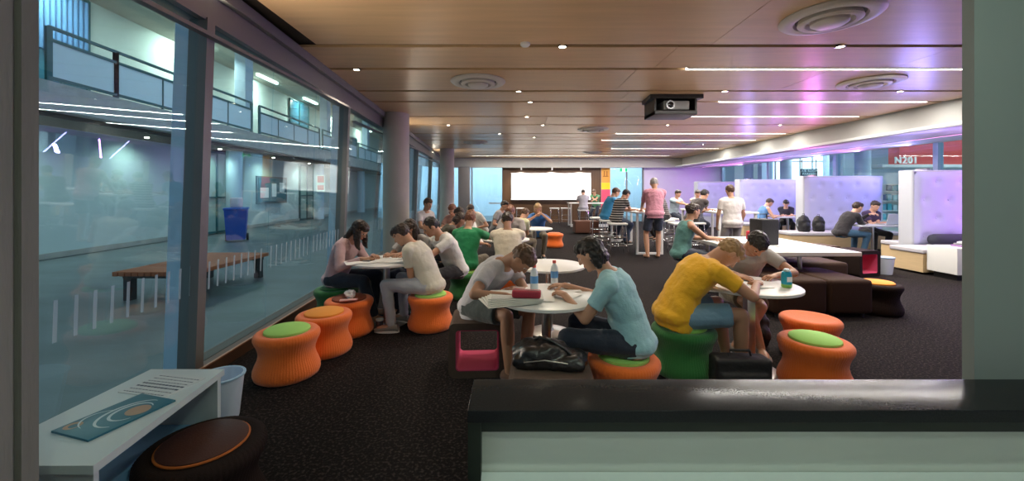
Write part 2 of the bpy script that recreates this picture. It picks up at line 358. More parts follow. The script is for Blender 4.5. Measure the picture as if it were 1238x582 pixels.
# projector in a cage
Y = 6.9; t = thing('projector', 'dark caged projector hanging from the ceiling boards', 'projector', (atd(816, Y), Y, CZ))
M_cage = mat('projector_black', (.02, .018, .018), .35)
G().box((-.36, -.05, -.34), (.36, .50, -.27), bev=.01).box((-.36, -.03, -.34), (-.33, .48, 0)).box((.33, -.03, -.34), (.36, .48, 0)).box((-.36, .45, -.3), (.36, .48, 0)).build('cage', M_cage, t)
G().prism([(-.44, -.06), (.46, -.06), (.40, .5), (-.40, .5)], -.07, 0).build('mounting_plate', M_cage, t)
b = G().box((-.20, -.02, -.255), (.24, .40, -.10), bev=.02).build('projector_body', mat('projector_grey', (.30, .30, .29), .4), t)
l = G().rings([(V((-.10, -.02, -.18)), V((.075, 0, 0)), V((0, 0, .075))), (V((-.10, -.07, -.18)), V((.075, 0, 0)), V((0, 0, .075))), (V((-.10, -.07, -.18)), V((.055, 0, 0)), V((0, 0, .055)))], 28).build('lens_ring', M_framel, b)
G().rings([(V((-.10, -.06, -.18)), V((.056, 0, 0)), V((0, 0, .056))), (V((-.10, -.075, -.18)), V((.05, 0, 0)), V((0, 0, .05))), (V((-.10, -.085, -.18)), V((.02, 0, 0)), V((0, 0, .02)))], 24).build('lens', mat('lens_glass', (.01, .01, .012), .08, coat=1), b)
# LED strips on the lit soffit
t = thing('led_strip', 'glowing magenta and violet light strip along the soffit above the booths', 'strip light', (9.25, 0, 2.64))
G().box((-.012, 2.0, .046), (-.004, 19.9, .06)).box((.054, 2.0, .046), (.062, 19.9, .06)).build('channel', M_framel, t)
segs = [(2.0, 5.2, VIOLET), (5.2, 9.6, MAGENTA), (9.6, 11.4, VIOLET), (11.4, 12.6, MAGENTA), (12.6, 14.5, VIOLET), (14.5, 16.5, MAGENTA), (16.5, 19.8, MAGENTA)]
for a, b, c in segs:
    m = emis('led_magenta' if c is MAGENTA else 'led_violet', (1, .35, .80) if c is MAGENTA else (.62, .40, 1), 3.0)
    G().box((-.003, a+.003, .05), (.053, b-.003, .06)).build('tube', m, t)
    light('led_up', 'AREA', (.98, (a+b)/2, -.20), 15*(b-a), (.72, .24, 1) if c is MAGENTA else c, size=.06, size_y=b-a, direction=(-1, 0, .16), parent=t)
    light('led_side', 'AREA', (-.05, (a+b)/2, .03), 3.6*(b-a), (.50, .45, 1), size=.06, size_y=b-a, direction=(-.75, 0, -.65), parent=t)
# screen lamps and whiteboard
t = thing('whiteboard', 'wide bright whiteboard on the dark timber end wall', 'whiteboard', (1.94, FY, 1.77))
G().box((-1.94, -.04, -.62), (1.94, 0, .64)).build('board', mat('board_white', (.88, .86, .82), .5), t)
G().box((-2.0, -.16, -.68), (1.94, 0, -.62), bev=.008).box((-2.0, -.05, .64), (1.97, 0, .67)).box((-1.98, -.05, -.62), (-1.94, 0, .64)).box((1.94, -.05, -.62), (1.97, 0, .64)).build('tray_frame', M_white, t)
for i, x in enumerate((.45, 1.95, 3.35)):
    l = thing('wall_washer', ['left', 'middle', 'right'][i]+' one of three small spotlights on the beam above the whiteboard', 'spotlight', (x, 19.68, 2.62), group='whiteboard spotlights')
    G().cyl((0, 0, .05), (0, .03, -.06), .035).build('lamp_housing', M_white, l)
    light('lamp_beam', 'SPOT', (0, -.02, -.08), 150, WHITE, size=.03, direction=(0, .42, -.75), angle=120, parent=l, blend=1)
# poster column
t = thing('banner', 'tall orange, yellow and pink banner right of the timber wall', 'banner', (4.64, FY-.03, 0))
G().box((-.22, -.02, 1.95), (.22, 0, 2.68)).build('orange_panel', mat('banner_orange', (.70, .34, .06), .7), t, label='orange panel with pale lettering')
G().box((-.22, -.02, 1.62), (.22, 0, 1.948)).build('yellow_panel', mat('banner_yellow', (.95, .60, .02), .7), t, label='yellow panel')
G().box((-.22, -.02, .6), (.22, 0, 1.618)).build('pink_panel', mat('banner_pink', (.85, .08, .16), .7), t, label='pink panel')
G().box((-.10, -.03, 2.28), (-.05, -.02, 2.52)).box((.03, -.03, 2.28), (.08, -.02, 2.52)).box((-.14, -.03, 2.24), (.12, -.02, 2.28)).build('emblem', mat('banner_brown', (.35, .13, .02), .7), t)
# exit sign
t = thing('exit_sign', 'green and white exit sign hanging below the far beam', 'sign', (5.42, 19.70, 2.56))
G().box((-.19, -.02, -.09), (.19, .02, .09)).build('housing', M_white, t); G().cyl((-.12, 0, .09), (-.12, 0, .24), .006).cyl((.12, 0, .09), (.12, 0, .24), .006).build('hanger', M_framel, t)
G().box((-.18, -.026, -.08), (-.07, -.021, .08)).box((.07, -.026, -.08), (.18, -.021, .08)).build('green_field', emis('exit_green', (.0, .30, .12), 1.0), t)
G().capsule((-.0, -.024, .02), (.0, -.024, -.02), .016, .012).ellipsoid((.0, -.024, .055), .014, .005, .014).box((-.04, -.027, -.06), (.0, -.022, -.04)).box((.0, -.027, -.06), (.03, -.022, -.045)).build('running_figure', emis('exit_fig', (.0, .32, .14), 1.0), t)
# ================================================================== OUTSIDE LEFT: courtyard
struct('ground', G().prism([(-26, -8), (gx(-8)-.12, -8), (gx(45)-.12, 45), (-26, 45)], -.12, -.02), M_pave).name = 'floor_courtyard'
def bx(y): return -8.35-.06*y      # gallery edge line
t = thing('gallery_building', 'pale concrete building across the courtyard with a railed upper gallery', 'building', (0, 0, 0))
def slab(y0, y1, xo, xi, z0, z1, f=bx):
    return G().raw([(f(y0)+xo, y0, z0), (f(y0)+xi, y0, z0), (f(y1)+xi, y1, z0), (f(y1)+xo, y1, z0), (f(y0)+xo, y0, z1), (f(y0)+xi, y0, z1), (f(y1)+xi, y1, z1), (f(y1)+xo, y1, z1)],
                   [(0, 3, 2, 1), (4, 5, 6, 7), (0, 1, 5, 4), (1, 2, 6, 5), (2, 3, 7, 6), (3, 0, 4, 7)])
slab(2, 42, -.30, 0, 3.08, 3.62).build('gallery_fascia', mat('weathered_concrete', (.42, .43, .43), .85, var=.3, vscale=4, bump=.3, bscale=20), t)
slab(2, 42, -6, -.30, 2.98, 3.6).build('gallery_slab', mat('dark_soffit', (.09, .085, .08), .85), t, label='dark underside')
slab(2, 42, -1.72, -1.52, -.02, 2.98).build('ground_wall', M_outw, t)
slab(2, 42, -2.7, -2.5, 3.6, 6.7).build('upper_wall', mat('upper_render', (.66, .72, .66), .8), t)
slab(2, 42, -6, .6, 6.7, 7.0).build('roof', M_concl, t)
slab(2, 42, -1.50, -1.46, 0, .12).build('plinth', M_conc, t)
for y in (14.8, 22.2, 29.6):
    G().box((bx(y)-.75, y-.22, 3.6), (bx(y)-.35, y+.22, 6.7), bev=.02).build('upper_pillar', mat('pale_blue_render', (.55, .66, .78), .8), t) if y > 9 else None
for y in (14.8, 22.2, 29.6):
    G().lathe([(.26, 0), (.26, 3.0)], c=(bx(y)-.9, y, 0), n=28).build('round_pillar', mat('pale_blue_render', (.55, .66, .78), .8), t)
# teal window and doors upstairs
def teal_window(y0, y1, z0, z1, bars, nm='upper_window'):
    x = bx(y0)-2.47
    w = G()
    for k in range(bars+1):
        yk = y0+(y1-y0)*k/bars; w.box((x, yk-.035, z0), (x+.08, yk+.035, z1))
    for z in (z0, (z0*.45+z1*.55), z1): w.box((x, y0, z-.035), (x+.08, y1, z+.035))
    f = w.build(nm, M_teal, t)
    G().box((x-.02, y0, z0), (x+.02, y1, z1)).build('pane', mat('teal_glass', (.05, .17, .24), .15), f)
teal_window(9.6, 10.85, 3.65, 6.6, 2); teal_window(22.1, 24.1, 3.65, 6.6, 2); teal_window(31, 33, 3.6, 5.8, 2)
# curtains of the near window
cg = G()
for k in range(9):
    yk = 9.7+k*.13; cg.cyl((bx(10)-2.34, yk, 4.95), (bx(10)-2.34, yk, 6.5), .05, 10)
cg.build('curtain', mat('curtain_blue', (.10, .22, .42), .9), t)
# railing in sections
M_rg = glass_mat('railing_mesh_glass', (.86, .95, 1.0))
for k, (a, b) in enumerate(((7.0, 9.15), (9.15, 14.4), (14.9, 20.2), (20.6, 26), (26.3, 32), (32.2, 40))):
    if k == 0: a = 7.75
    r = G()
    for z in (4.66, 4.42): 
        p = slab(a, b, -.07, -.02, z-.03, z+.03); r.raw(p.v, p.f)
    p = slab(a, b, -.07, -.02, 3.66, 3.72); r.raw(p.v, p.f)
    n = max(1, round((b-a)/1.4))
    for q in range(n+1):
        y = a+(b-a)*q/n; w = .05 if q in (0, n) else .014
        r.box((bx(y)-.07, y-w, 3.55), (bx(y)-.02, y+w, 4.66 if q in (0, n) else 4.42))
    ro = r.build('railing', M_teal, t)
    slab(a, b, -.052, -.04, 3.72, 4.42).build('glass_panel', mat('frosted_panel', (.72, .86, .95), .5), ro)
# ground-floor features
def wallx(y): return bx(y)-1.52
for y0, y1 in ((13.2, 15.9), (21.2, 22.6), (25.5, 27)):
    w = G(); x = wallx(y0)
    for yk in (y0, (y0+y1)/2, y1): w.box((x-.02, yk-.035, 0), (x+.09, yk+.035, 2.95))
    for z in (.06, 1.3, 2.9): w.box((x-.02, y0, z-.03), (x+.09, y1, z+.03))
    f = w.build('glazed_door', M_teal, t)
    G().box((x, y0, .0), (x+.05, y1, 2.9)).build('pane', mat('pale_green_glass', (.32, .44, .42), .15), f)
nb = thing('notice_board', 'dark framed display window with notices on the courtyard wall', 'notice board', (wallx(18.4)+.02, 18.4, 1.58))
G().box((0, -1.15, -.6), (.10, 1.15, .6), bev=.01).build('frame', mat('board_frame', (.10, .12, .13), .5), nb)
G().box((.09, -1.05, -.52), (.11, 1.05, .52)).build('panel', mat('board_teal', (.06, .17, .20), .2), nb)
G().box((.105, -.95, -.35), (.12, -.35, .1)).box((.105, -.1, -.3), (.12, .25, .3)).box((.105, .5, -.1), (.12, .9, .35)).build('notice', M_paper, nb)
ps = thing('poster', 'red and white poster on the pillar beyond the display window', 'poster', (bx(22.2)-.62, 21.9, 1.95))
G().box((-.25, -.02, -.45), (.2, 0, .45)).build('sheet', M_paper, ps)
G().box((-.2, -.03, .05), (.15, -.02, .4)).box((-.2, -.03, -.35), (.15, -.02, -.1)).build('print', mat('print_red', (.7, .12, .12), .7), ps)
for i, y in enumerate((5.7, 8.2, 11, 14, 17.5, 21)):
    l = thing('soffit_light', 'small downlight under the gallery across the courtyard, number %s from the left' % ('one', 'two', 'three', 'four', 'five', 'six')[i], 'ceiling light', (bx(y)-.9, y, 2.98), group='gallery soffit lights')
    G().lathe([(.05, .0), (.05, -.02), (.02, -.03)], n=20).build('lamp', M_lamp, l)
    light('lamp_beam', 'SPOT', (0, 0, -.06), 70, GREENISH, size=.06, direction=(-.1, 0, -1), angle=150, parent=l, blend=1)
for i, y in enumerate((9.5, 14, 18.5, 23, 28, 34)):
    l = thing('gallery_light', 'fluorescent batten under the gallery roof, %s from the left' % ('first', 'second', 'third', 'fourth', 'fifth', 'sixth')[i], 'ceiling light', (bx(y)-1.7, y, 6.62), group='gallery roof lights')
    G().box((-.06, -.75, -.02), (.06, .75, .07), bev=.01).build('batten', emis('fluorescent', (.85, 1, .86), 5), l)
    light('batten_glow', 'AREA', (0, 0, -.05), 95, (.88, 1, .88), size=.2, size_y=1.5, direction=(-.35, 0, -1), parent=l)
# courtyard end building closing the view
eb = thing('end_building', 'pale blue building closing the far end of the courtyard', 'building', (0, 0, 0))
G().box((-16, 42, 0), (-3, 42.5, 8)).build('wall', mat('pale_blue_render', (.55, .66, .78), .8), eb)
g = G()
for k in range(5): g.box((-14+2.2*k, 41.9, .8), (-12.6+2.2*k, 42.0, 2.6)).box((-14+2.2*k, 41.9, 4.4), (-12.6+2.2*k, 42.0, 6.2))
g.build('window', mat('teal_glass', (.05, .17, .24), .15), eb)
# space behind the far end window
sv = thing('outer_wall', 'pale blue wall seen through the end windows behind the timber wall', 'wall', (0, 25.5, 0))
G().box((-6, 0, -.1), (14, .3, 4.5)).build('wall', mat('pale_blue_render', (.55, .66, .78), .8), sv)
light('outer_wall_fill', 'AREA', (2, 22.5, 3.6), 500, COOL, size=14, size_y=1, direction=(0, .8, -.6))  # broad fill added to light the outer wall, no lamp there
light('courtyard_fill', 'AREA', (-5.6, 12, 6.6), 430, COOL, size=6, size_y=26, direction=(-.05, 0, -1))  # added courtyard fill without a fitting
struct('floor_outer', G().box((-3.5, 20.6, -.12), (30, 45, -.02)), M_pave)
# blue bin
def wheelie_bin():
    x, y = at(286, 291, 0); t = thing('wheelie_bin', 'blue wheeled bin standing before the courtyard wall', 'bin', (x, y, -.02), math.radians(30)); t.scale = (1.12, 1.12, 1.1)
    g = G(); g.raw([(-.21, -.26, .06), (.21, -.26, .06), (.21, .24, .06), (-.21, .24, .06), (-.26, -.32, .88), (.26, -.32, .88), (.26, .30, .88), (-.26, .30, .88)],
        [(0, 3, 2, 1), (4, 5, 6, 7), (0, 1, 5, 4), (1, 2, 6, 5), (2, 3, 7, 6), (3, 0, 4, 7)]); m = mat('bin_blue', (.01, .09, .48), .45); g.build('tub', m, t)
    G().box((-.28, -.34, .88), (.28, .33, .94), bev=.02).box((-.24, .31, .86), (.24, .38, .92), bev=.01).build('lid', m, t)
    for s in (-1, 1): G().cyl((s*.27, .20, .10), (s*.22, .20, .10), .10).build('wheel', M_black, t)
wheelie_bin()
bg_ = thing('paper_bag', 'small white and red bag lying on top of the blue bin', 'bag', (*at(286, 291, 0), 1.02))
G().box((-.14, -.12, 0), (.14, .12, .30), bev=.05).build('sack', mat('bag_white', (.7, .55, .6), .8), bg_)
# timber bench outside
bt = thing('slatted_bench', 'long low timber slatted bench in the courtyard', 'bench', (-4.93, 6.42, -.02), 0)
g = G()
for k in range(12): g.box((-.54+k*.09, -.88, .36), (-.54+k*.09+.074, .92, .42), bev=.006)
g.build('seat_slats', mat('red_timber', (.50, .14, .05), .6, var=.25, vscale=5, stretch=(8, .6, 8)), bt)
for x in (-.44, .44):
    for y in (-.72, .76): G().box((x-.05, y-.05, 0), (x+.05, y+.05, .32)).build('leg', mat('dark_steel', (.03, .035, .04), .5), bt)
G().box((-.5, -.77, .31), (.5, -.67, .358)).box((-.5, .71, .31), (.5, .81, .358)).build('frame', mat('dark_steel', (.03, .035, .04), .5), bt)
# ================================================================== OUTSIDE RIGHT
so = thing('shop_building', 'red and white shop front beyond the right-hand glazing', 'building', (0, 0, 0))
G().box((13.0, 13.6, 2.28), (19, 14.0, 4.2)).build('red_wall', mat('red_render', (.62, .07, .07), .7), so, label='red upper wall')
G().box((16.1, 12.9, 2.28), (16.9, 13.6, 4.0)).build('orange_wall', mat('orange_render', (.85, .24, .08), .7), so, label='orange wall return')
G().box((11.6, 12.7, 2.26), (19, 13.7, 2.36), bev=.02).build('canopy', mat('canopy_white', (.65, .66, .68), .6), so, label='pale grey canopy edge')
G().box((11.4, 18.5, 0), (24, 18.8, 4.2)).build('back_wall', mat('pale_blue_render', (.55, .66, .78), .8), so)
text_mesh('room_number', 'N201', .30, mat('sign_white', (.9, .9, .9), .5), so, .02, (12.62, 12.98, 2.50))
G().box((11.4, 6, 4.2), (24, 21, 4.4)).build('soffit', mat('soffit_grey', (.25, .30, .33), .8), so)
for i, (px, Y) in enumerate(((1012, 13.5), (1043, 12.6), (905, 19.4), (950, 16.2), (868, 21.2), (1002, 17.2))):
    g = G().lathe([(.20, 0), (.20, 4.2)], n=28)
    tag(g.build('round_column', mat('pale_blue_render', (.55, .66, .78), .8)), 'pale blue round column outside the glass, %s' % ('above the second booth, left', 'above the second booth, right', 'above the third booth', 'between second and third booth', 'above the far lilac wall', 'farther behind the second booth')[i], 'column', 'columns outside the booths', (atd(px, Y), Y, -.02))
wr = thing('lit_room', 'bright white lit room front behind the booths with tall window bars', 'building', (12.6, 17.6, 0))
G().box((-1.2, 0, 1.9), (1.5, .1, 3.3)).build('lit_wall', emis('lit_window', (.85, .93, 1), 1.3), wr)
g = G()
for k in range(6): g.box((-1.2+.53*k, -.06, 1.9), (-1.16+.53*k, 0, 3.3))
g.box((-1.25, -.06, 2.8), (1.5, 0, 2.84)).build('window_bars', M_framel, wr)
sg = thing('hanging_sign', 'dark rectangular sign with two rows of white lettering above the booths', 'sign', (atd(978, 15.2), 15.2, 2.22))
G().box((-.31, -.02, -.14), (.31, .02, .14)).box((-.28, -.01, .14), (-.26, .01, .5)).box((.26, -.01, .14), (.28, .01, .5)).build('panel', mat('sign_navy', (.02, .03, .05), .5), sg)
text_mesh('lettering', 'AIR ROOM\nPARENTS', .115, mat('sign_white', (.9, .9, .9), .5), sg, .006, (0, -.03, 0))
# shelves seen through the gap
sh = thing('display_shelves', 'white shop shelves of blue packets seen past the second booth', 'shelves', (13.0, 14.6, 0))
g = G().box((-1.4, .0, 0), (1.5, .45, .08)).box((-1.4, .42, 0), (1.5, .46, 1.75)).box((-1.44, 0, 0), (-1.4, .46, 1.75)).box((1.5, 0, 0), (1.54, .46, 1.75))
for z in (.45, .80, 1.15, 1.5, 1.75): g.box((-1.4, 0, z), (1.5, .45, z+.03))
g.build('shelf_frame', M_white, sh)
cols = [mat('packet_%d' % i, c, .4) for i, c in enumerate([(.02, .35, .5), (.6, .75, .8), (.03, .10, .25), (.1, .5, .6), (.75, .75, .7)])]
for zi, z in enumerate((.48, .83, 1.18, 1.53)):
    for k in range(5):
        m = cols[(k*3+zi*2) % 5]; o = G().box((-.07, -.06, 0), (.07, .06, .20+.02*(k % 3)), bev=.008).build('packet', m)
        o.location = (13.32+.2*k, 14.78, z); c_ = ('teal', 'pale blue', 'navy', 'turquoise', 'off-white')[(k*3+zi*2) % 5]
        tag(o, '%s packet, %s along the %s shelf beyond the booths' % (c_, ('first', 'second', 'third', 'fourth', 'last')[k], ('lowest', 'second', 'third', 'top')[zi]), 'packet', 'packets on the shop shelves')
light('shop_fill', 'AREA', (15.5, 10.6, 4.1), 300, COOL, size=7, size_y=4, direction=(0, .35, -1))  # lamp-less fills added to light the space beyond the right glazing
light('shop_fill', 'AREA', (12.8, 15.9, 4.1), 180, COOL, size=2, size_y=3, direction=(0, .35, -1))
for i, (x, y) in enumerate(((12.9, 12.2), (15.2, 12.2), (11.9, 15.8), (17.2, 12.5))):
    l = thing('shop_spotlight', 'small bright spotlight outside above the shop, %s' % ('left of the red wall', 'right of the window post', 'over the lit room', 'far right by the orange wall')[i], 'spotlight', (x, y, 3.1), group='shop spotlights')
    G().lathe([(.12, .12), (.13, -.02), (.02, -.03)], n=20).build('lamp', M_lamp, l)
    G().cyl((0, 0, .1), (0, 0, 1.1), .01).build('stem', M_framel, l)
# ================================================================== FURNITURE
STOOL = [(.215, 0), (.238, .015), (.248, .045), (.246, .075), (.234, .11), (.216, .15), (.207, .19), (.208, .22), (.220, .26), (.237, .295), (.246, .32), (.243, .345), (.228, .362), (.20, .368), (.18, .362), (.02, .355)]
def stool(label, x, y, body=M_orange, pad=None, s=1.0, rim=None):
    t = thing('knitted_stool', label, 'stool', (x, y, 0), random.random(), group='knitted drum stools'); t.scale = (s, s, s)
    G().lathe(STOOL, n=360, ripple=.0035, rn=72).build('body', body, t)
    if pad: G().lathe([(.165, .350), (.172, .362), (.170, .378), (.155, .388), (.02, .391)], n=40).build('seat_pad', pad, t)
    if rim: G().lathe([(.166, .36), (.178, .366), (.178, .372), (.166, .374)], n=40).build('seat_rim', rim, t)
    return t
S = {}
S['l1'] = stool('orange knitted stool with a lime green pad, nearest in the row along the glass', -1.84, 3.32, M_orange, M_lime)
S['l2'] = stool('orange knitted stool with an orange pad, middle of the row along the glass', -1.76, 3.80, M_orange, M_tan)
S['l3'] = stool('orange knitted stool with litter on its rust pad, farthest along the glass', -1.73, 4.31, M_orange, M_rust)
S['near'] = stool('dark brown knitted stool with an orange-edged pad beside the white bench', -1.39, 1.83, M_dbrown, M_umber, 1.0, mat('rim_orange', (.45, .12, .02), .7))
S['girl'] = stool('green knitted stool under the woman in pale pink by the glass', -2.08, 4.80, M_green, M_green)
S['grey'] = stool('orange knitted stool with lime pad under the person in pale trousers', -.90, 4.48, M_orange, M_lime)
S['blue'] = stool('orange knitted stool with lime pad under the woman in the light blue shirt', .77, 2.80, M_orange, M_lime)
S['yellow'] = stool('dark green knitted stool with lime pad under the man in yellow', 1.43, 3.38, M_green, M_lime, 1.04)
S['r1'] = stool('orange knitted stool with a lime green pad on the right, in front of another', 2.33, 3.12, M_orange, M_lime)
S['r2'] = stool('orange knitted stool without a pad, behind the lime-topped one on the right', 2.72, 3.70, M_orange, None, .98)
S['dk'] = stool('dark brown drum stool with an orange top beside the brown ottomans', 4.55, 5.05, M_dbrown, M_tan)
S['far'] = stool('small orange stool standing alone in the middle of the carpet far back', 1.15, 11.0, M_orange, M_orange, 1.0)
S['w1'] = stool('green knitted stool under the person in the green shirt', -.66, 5.75, M_green, M_lime)
S['w2'] = stool('orange knitted stool under the broad person in cream near the centre', -.06, 5.55, M_orange, M_tan)

def round_table(label, x, y, r=.37, h=.72, square=False):
    t = thing('round_table', label, 'table', (x, y, 0), group='white round pedestal tables')
    G().lathe([(r*.96, h-.028), (r, h-.022), (r, h-.004), (r*.985, h), (.01, h)], n=72).build('table_top', M_white, t)
    if square: G().box((-.035, -.035, .02), (.035, .035, h-.03), bev=.006).build('pedestal', M_steel, t)
    else: G().cyl((0, 0, .015), (0, 0, h-.03), .036, 28).build('pedestal', M_steel, t)
    G().lathe([(.22, 0), (.22, .008), (.20, .016), (.05, .026), (.04, .05)], n=48).build('base_plate', M_steel, t)
    G().box((-.18, -.02, h-.045), (.18, .02, h-.028)).box((-.02, -.18, h-.045), (.02, .18, h-.028)).build('top_bracket', M_black, t)
    return t
TB = {'c': (.26, 3.06), 'cb': (.40, 4.34), 'l': (-1.43, 4.62), 'r': (2.0, 3.42), 'm1': (-.10, 6.75), 'm2': (.48, 8.7), 'm3': (-1.35, 8.0)}
round_table('white round table of papers and bottles between the two front students', *TB['c'], .39)
round_table('empty-topped white round table just behind the front paper-strewn one', *TB['cb'], .375)
round_table('white round table beside the glass shared by four students', *TB['l'], .39)
round_table('white round table at right with a notebook and a blue can', *TB['r'], .385, square=True)
round_table('white round table behind the person in cream', *TB['m1'], .39)
round_table('white round table in front of the man in blue facing the viewer', *TB['m2'], .39)
round_table('white round table by the column in the crowd at the left', *TB['m3'], .39)
# cube seats
def cube_seat(label, x, y, w, d, h, th, inner, rz=0, body=M_brown):
    t = thing('cube_seat', label, 'seat', (x, y, 0), rz, group='hollow upholstered cube seats')
    o_, i_ = w/2, w/2-th
    def rr(hw, z0, z1, r, n=5):
        P = []
        for cx, cz, a0 in ((hw-r, z0+r, -90), (hw-r, z1-r, 0), (-hw+r, z1-r, 90), (-hw+r, z0+r, 180)):
            for k in range(n+1): a = math.radians(a0+90*k/n); P.append((cx+r*math.cos(a), cz+r*math.sin(a)))
        return P
    A = rr(o_, 0, h, .05); B = rr(i_, th, h-th, .03); n = len(A); vs = []; fs = []
    for y_, P in ((-d/2, A), (-d/2, B), (d/2, B), (d/2, A)): vs += [(p[0], y_, p[1]) for p in P]
    for k in (0, 2): 
        for i in range(n): j = (i+1) % n; fs.append((k*n+i, k*n+j, (k+1)*n+j, (k+1)*n+i))
    for i in range(n): j = (i+1) % n; fs.append((3*n+i, 3*n+j, j, i))
    G().raw(vs, fs, True).build('shell', body, t)
    vs = [(p[0]*.995, -d/2+.006, p[1]) for p in B]+[(p[0]*.995, d/2-.006, p[1]) for p in B]+[(p[0]*.95, -d/2+.006, (p[1]-h/2)*.95+h/2) for p in B]+[(p[0]*.95, d/2-.006, (p[1]-h/2)*.95+h/2) for p in B]
    fs = []
    for i in range(n):
        j = (i+1) % n; fs += [(i, j, n+j, n+i), (2*n+i, 2*n+j, 3*n+j, 3*n+i), (i, j, 2*n+j, 2*n+i), (n+i, n+j, 3*n+j, 3*n+i)]
    G().raw(vs, fs, True).build('lining', inner, t, label='bright felt lining')
    return t
cube_seat('brown hollow cube seat with magenta lining under the person in grey', -.29, 3.47, .46, .42, .44, .055, M_pink, math.radians(3))
cube_seat('brown hollow cube seat with orange lining under the black handbag', .245, 2.58, .52, .42, .40, .06, M_orange, math.radians(-4))
cube_seat('dark cube seat with magenta lining beside the white waste bin', 6.25, 7.35, .46, .46, .46, .06, M_pink, math.radians(12), M_dbrown)
cube_seat('brown hollow cube seat near the teal-shirted woman in the booths behind', 5.95, 8.1, .9, .45, .44, .06, M_dbrown, 0)
# ottomans under the long table
M_ott = mat('chocolate_upholstery', (.040, .020, .012), .8, bump=.2, bscale=90, spec=.2)
for (x0, x1, y0, y1, lab) in ((3.10, 3.73, 4.78, 5.62, 'dark brown ottoman block in front of the long white table, left one'), (3.74, 4.27, 4.78, 5.62, 'dark brown ottoman block in front of the long white table, right one'),
                              (4.05, 4.95, 5.95, 6.6, 'brown ottoman at the right side of the long white table, nearer one'), (4.1, 5.0, 7.0, 7.55, 'brown ottoman at the right side of the long white table, farther one')):
    t = thing('ottoman', lab, 'ottoman', ((x0+x1)/2, (y0+y1)/2, 0), group='chocolate ottoman blocks'); w, d = (x1-x0)/2, (y1-y0)/2
    G().box((-w, -d, .05), (w, d, .455), bev=.05).build('cushion', M_ott, t)
    G().tube([(-w+.02, -d+.004, .40), (w-.02, -d+.004, .40)], .004).tube([(-w+.01, -d+.03, .06), (-w+.01, -d+.02, .42)], .004).build('piping', M_ott, t)
    for sx in (-1, 1):
        for sy in (-1, 1): G().cyl((sx*(w-.08), sy*(d-.08), 0), (sx*(w-.08), sy*(d-.08), .06), .025).build('foot', M_black, t)
t = thing('ottoman', 'small brown box bench on the carpet before the far bar table', 'ottoman', (2.65, 14.6, 0), group='chocolate ottoman blocks')
G().box((-.42, -.3, .04), (.42, .3, .46), bev=.03).build('cushion', mat('rust_brown_upholstery', (.12, .045, .025), .8), t)
# long table
t = thing('long_table', 'large white rectangular table with dark bag and papers, right of centre', 'table', (3.58, 6.1, 0))
G().box((-.50, -.88, .665), (.93, .95, .72), bev=.008).build('table_top', M_white, t)
for x, y in ((-.3, -.62), (.30, -.62), (-.3, .7), (.6, .7)):
    G().capsule((x, y, .66), (x+.05, y, .01), .026, .02).build('leg', M_steel, t)
G().box((-.6, -.64, .62), (.6, -.58, .665)).box((-.4, .68, .62), (.6, .74, .665)).build('top_rail', M_steel, t)
# bar tables
def bar_table(label, x0, x1, y0, y1, h=1.02, rail=True):
    t = thing('bar_table', label, 'table', ((x0+x1)/2, (y0+y1)/2, 0), group='white framed bar tables'); w, d = (x1-x0)/2, (y1-y0)/2; r = .026
    G().box((-w-.03, -d-.03, h-.04), (w+.03, d+.03, h), bev=.006).build('table_top', M_white, t)
    for sx in (-1, 1):
        for sy in (-1, 1): G().box((sx*(w-r)-r, sy*(d-r)-r, 0), (sx*(w-r)+r, sy*(d-r)+r, h-.04), bev=.004).build('leg', M_white, t)
    for sy in (-1, 1): G().box((-w+2*r, sy*(d-r)-r, .0), (w-2*r, sy*(d-r)+r, .05), bev=.004).build('foot_rail', M_white, t)
    return t
bar_table('white framed bar table in front of which the person in pink stands', 2.97, 3.61, 9.67, 12.2)
bar_table('white framed bar table at the far end before the whiteboard', 2.50, 4.30, 17.3, 18.1)
bar_table('white framed bar table right of the man in black', 4.85, 5.75, 9.5, 11.6)
def bar_stool(label, x, y, rz=0, h=.76, grp='steel bar stools'):
    t = thing('bar_stool', label, 'stool', (x, y, 0), rz, group=grp)
    G().box((-.21, -.19, h-.05), (.21, .19, h), bev=.02).build('seat', M_white, t)
    for sx in (-1, 1):
        for sy in (-1, 1): G().capsule((sx*.17, sy*.15, h-.05), (sx*.21, sy*.19, .012), .011, .011, 10).build('leg', M_chrome, t)
    for z in (.22, .42):
        k = .17+.04*(1-z/h); q = .15+.04*(1-z/h)
        G().tube([(-k, -q, z), (k, -q, z)], .008).tube([(k, -q, z), (k, q, z)], .008).tube([(k, q, z), (-k, q, z)], .008).tube([(-k, q, z), (-k, -q, z)], .008).build('foot_ring' if z < .3 else 'brace', M_chrome, t)
    return t
BS = [(2.52, 9.72, 'white-seated steel bar stool under the striped shirt'), (2.55, 10.75, 'white-seated steel bar stool under the person in blue at the bar'), (4.02, 9.75, 'white-seated steel bar stool empty right of the person in pink'),
      (4.05, 10.75, 'white-seated steel bar stool under the dark-haired woman in stripes'), (.40, 18.6, 'far white bar stool left below the whiteboard'), (1.95, 18.6, 'far white bar stool middle below the whiteboard'), (2.47, 18.62, 'far white bar stool right below the whiteboard'),
      (2.95, 16.75, 'far bar stool under the person in the striped white shirt'), (3.9, 18.9, 'far bar stool under the person in green'), (4.45, 9.9, 'bar stool under the man in black'), (4.42, 11.4, 'bar stool under the farther person in white'), (2.5, 11.8, 'bar stool farther along the bar table with nobody on it')]
for x, y, lab in BS: bar_stool(lab, x, y)
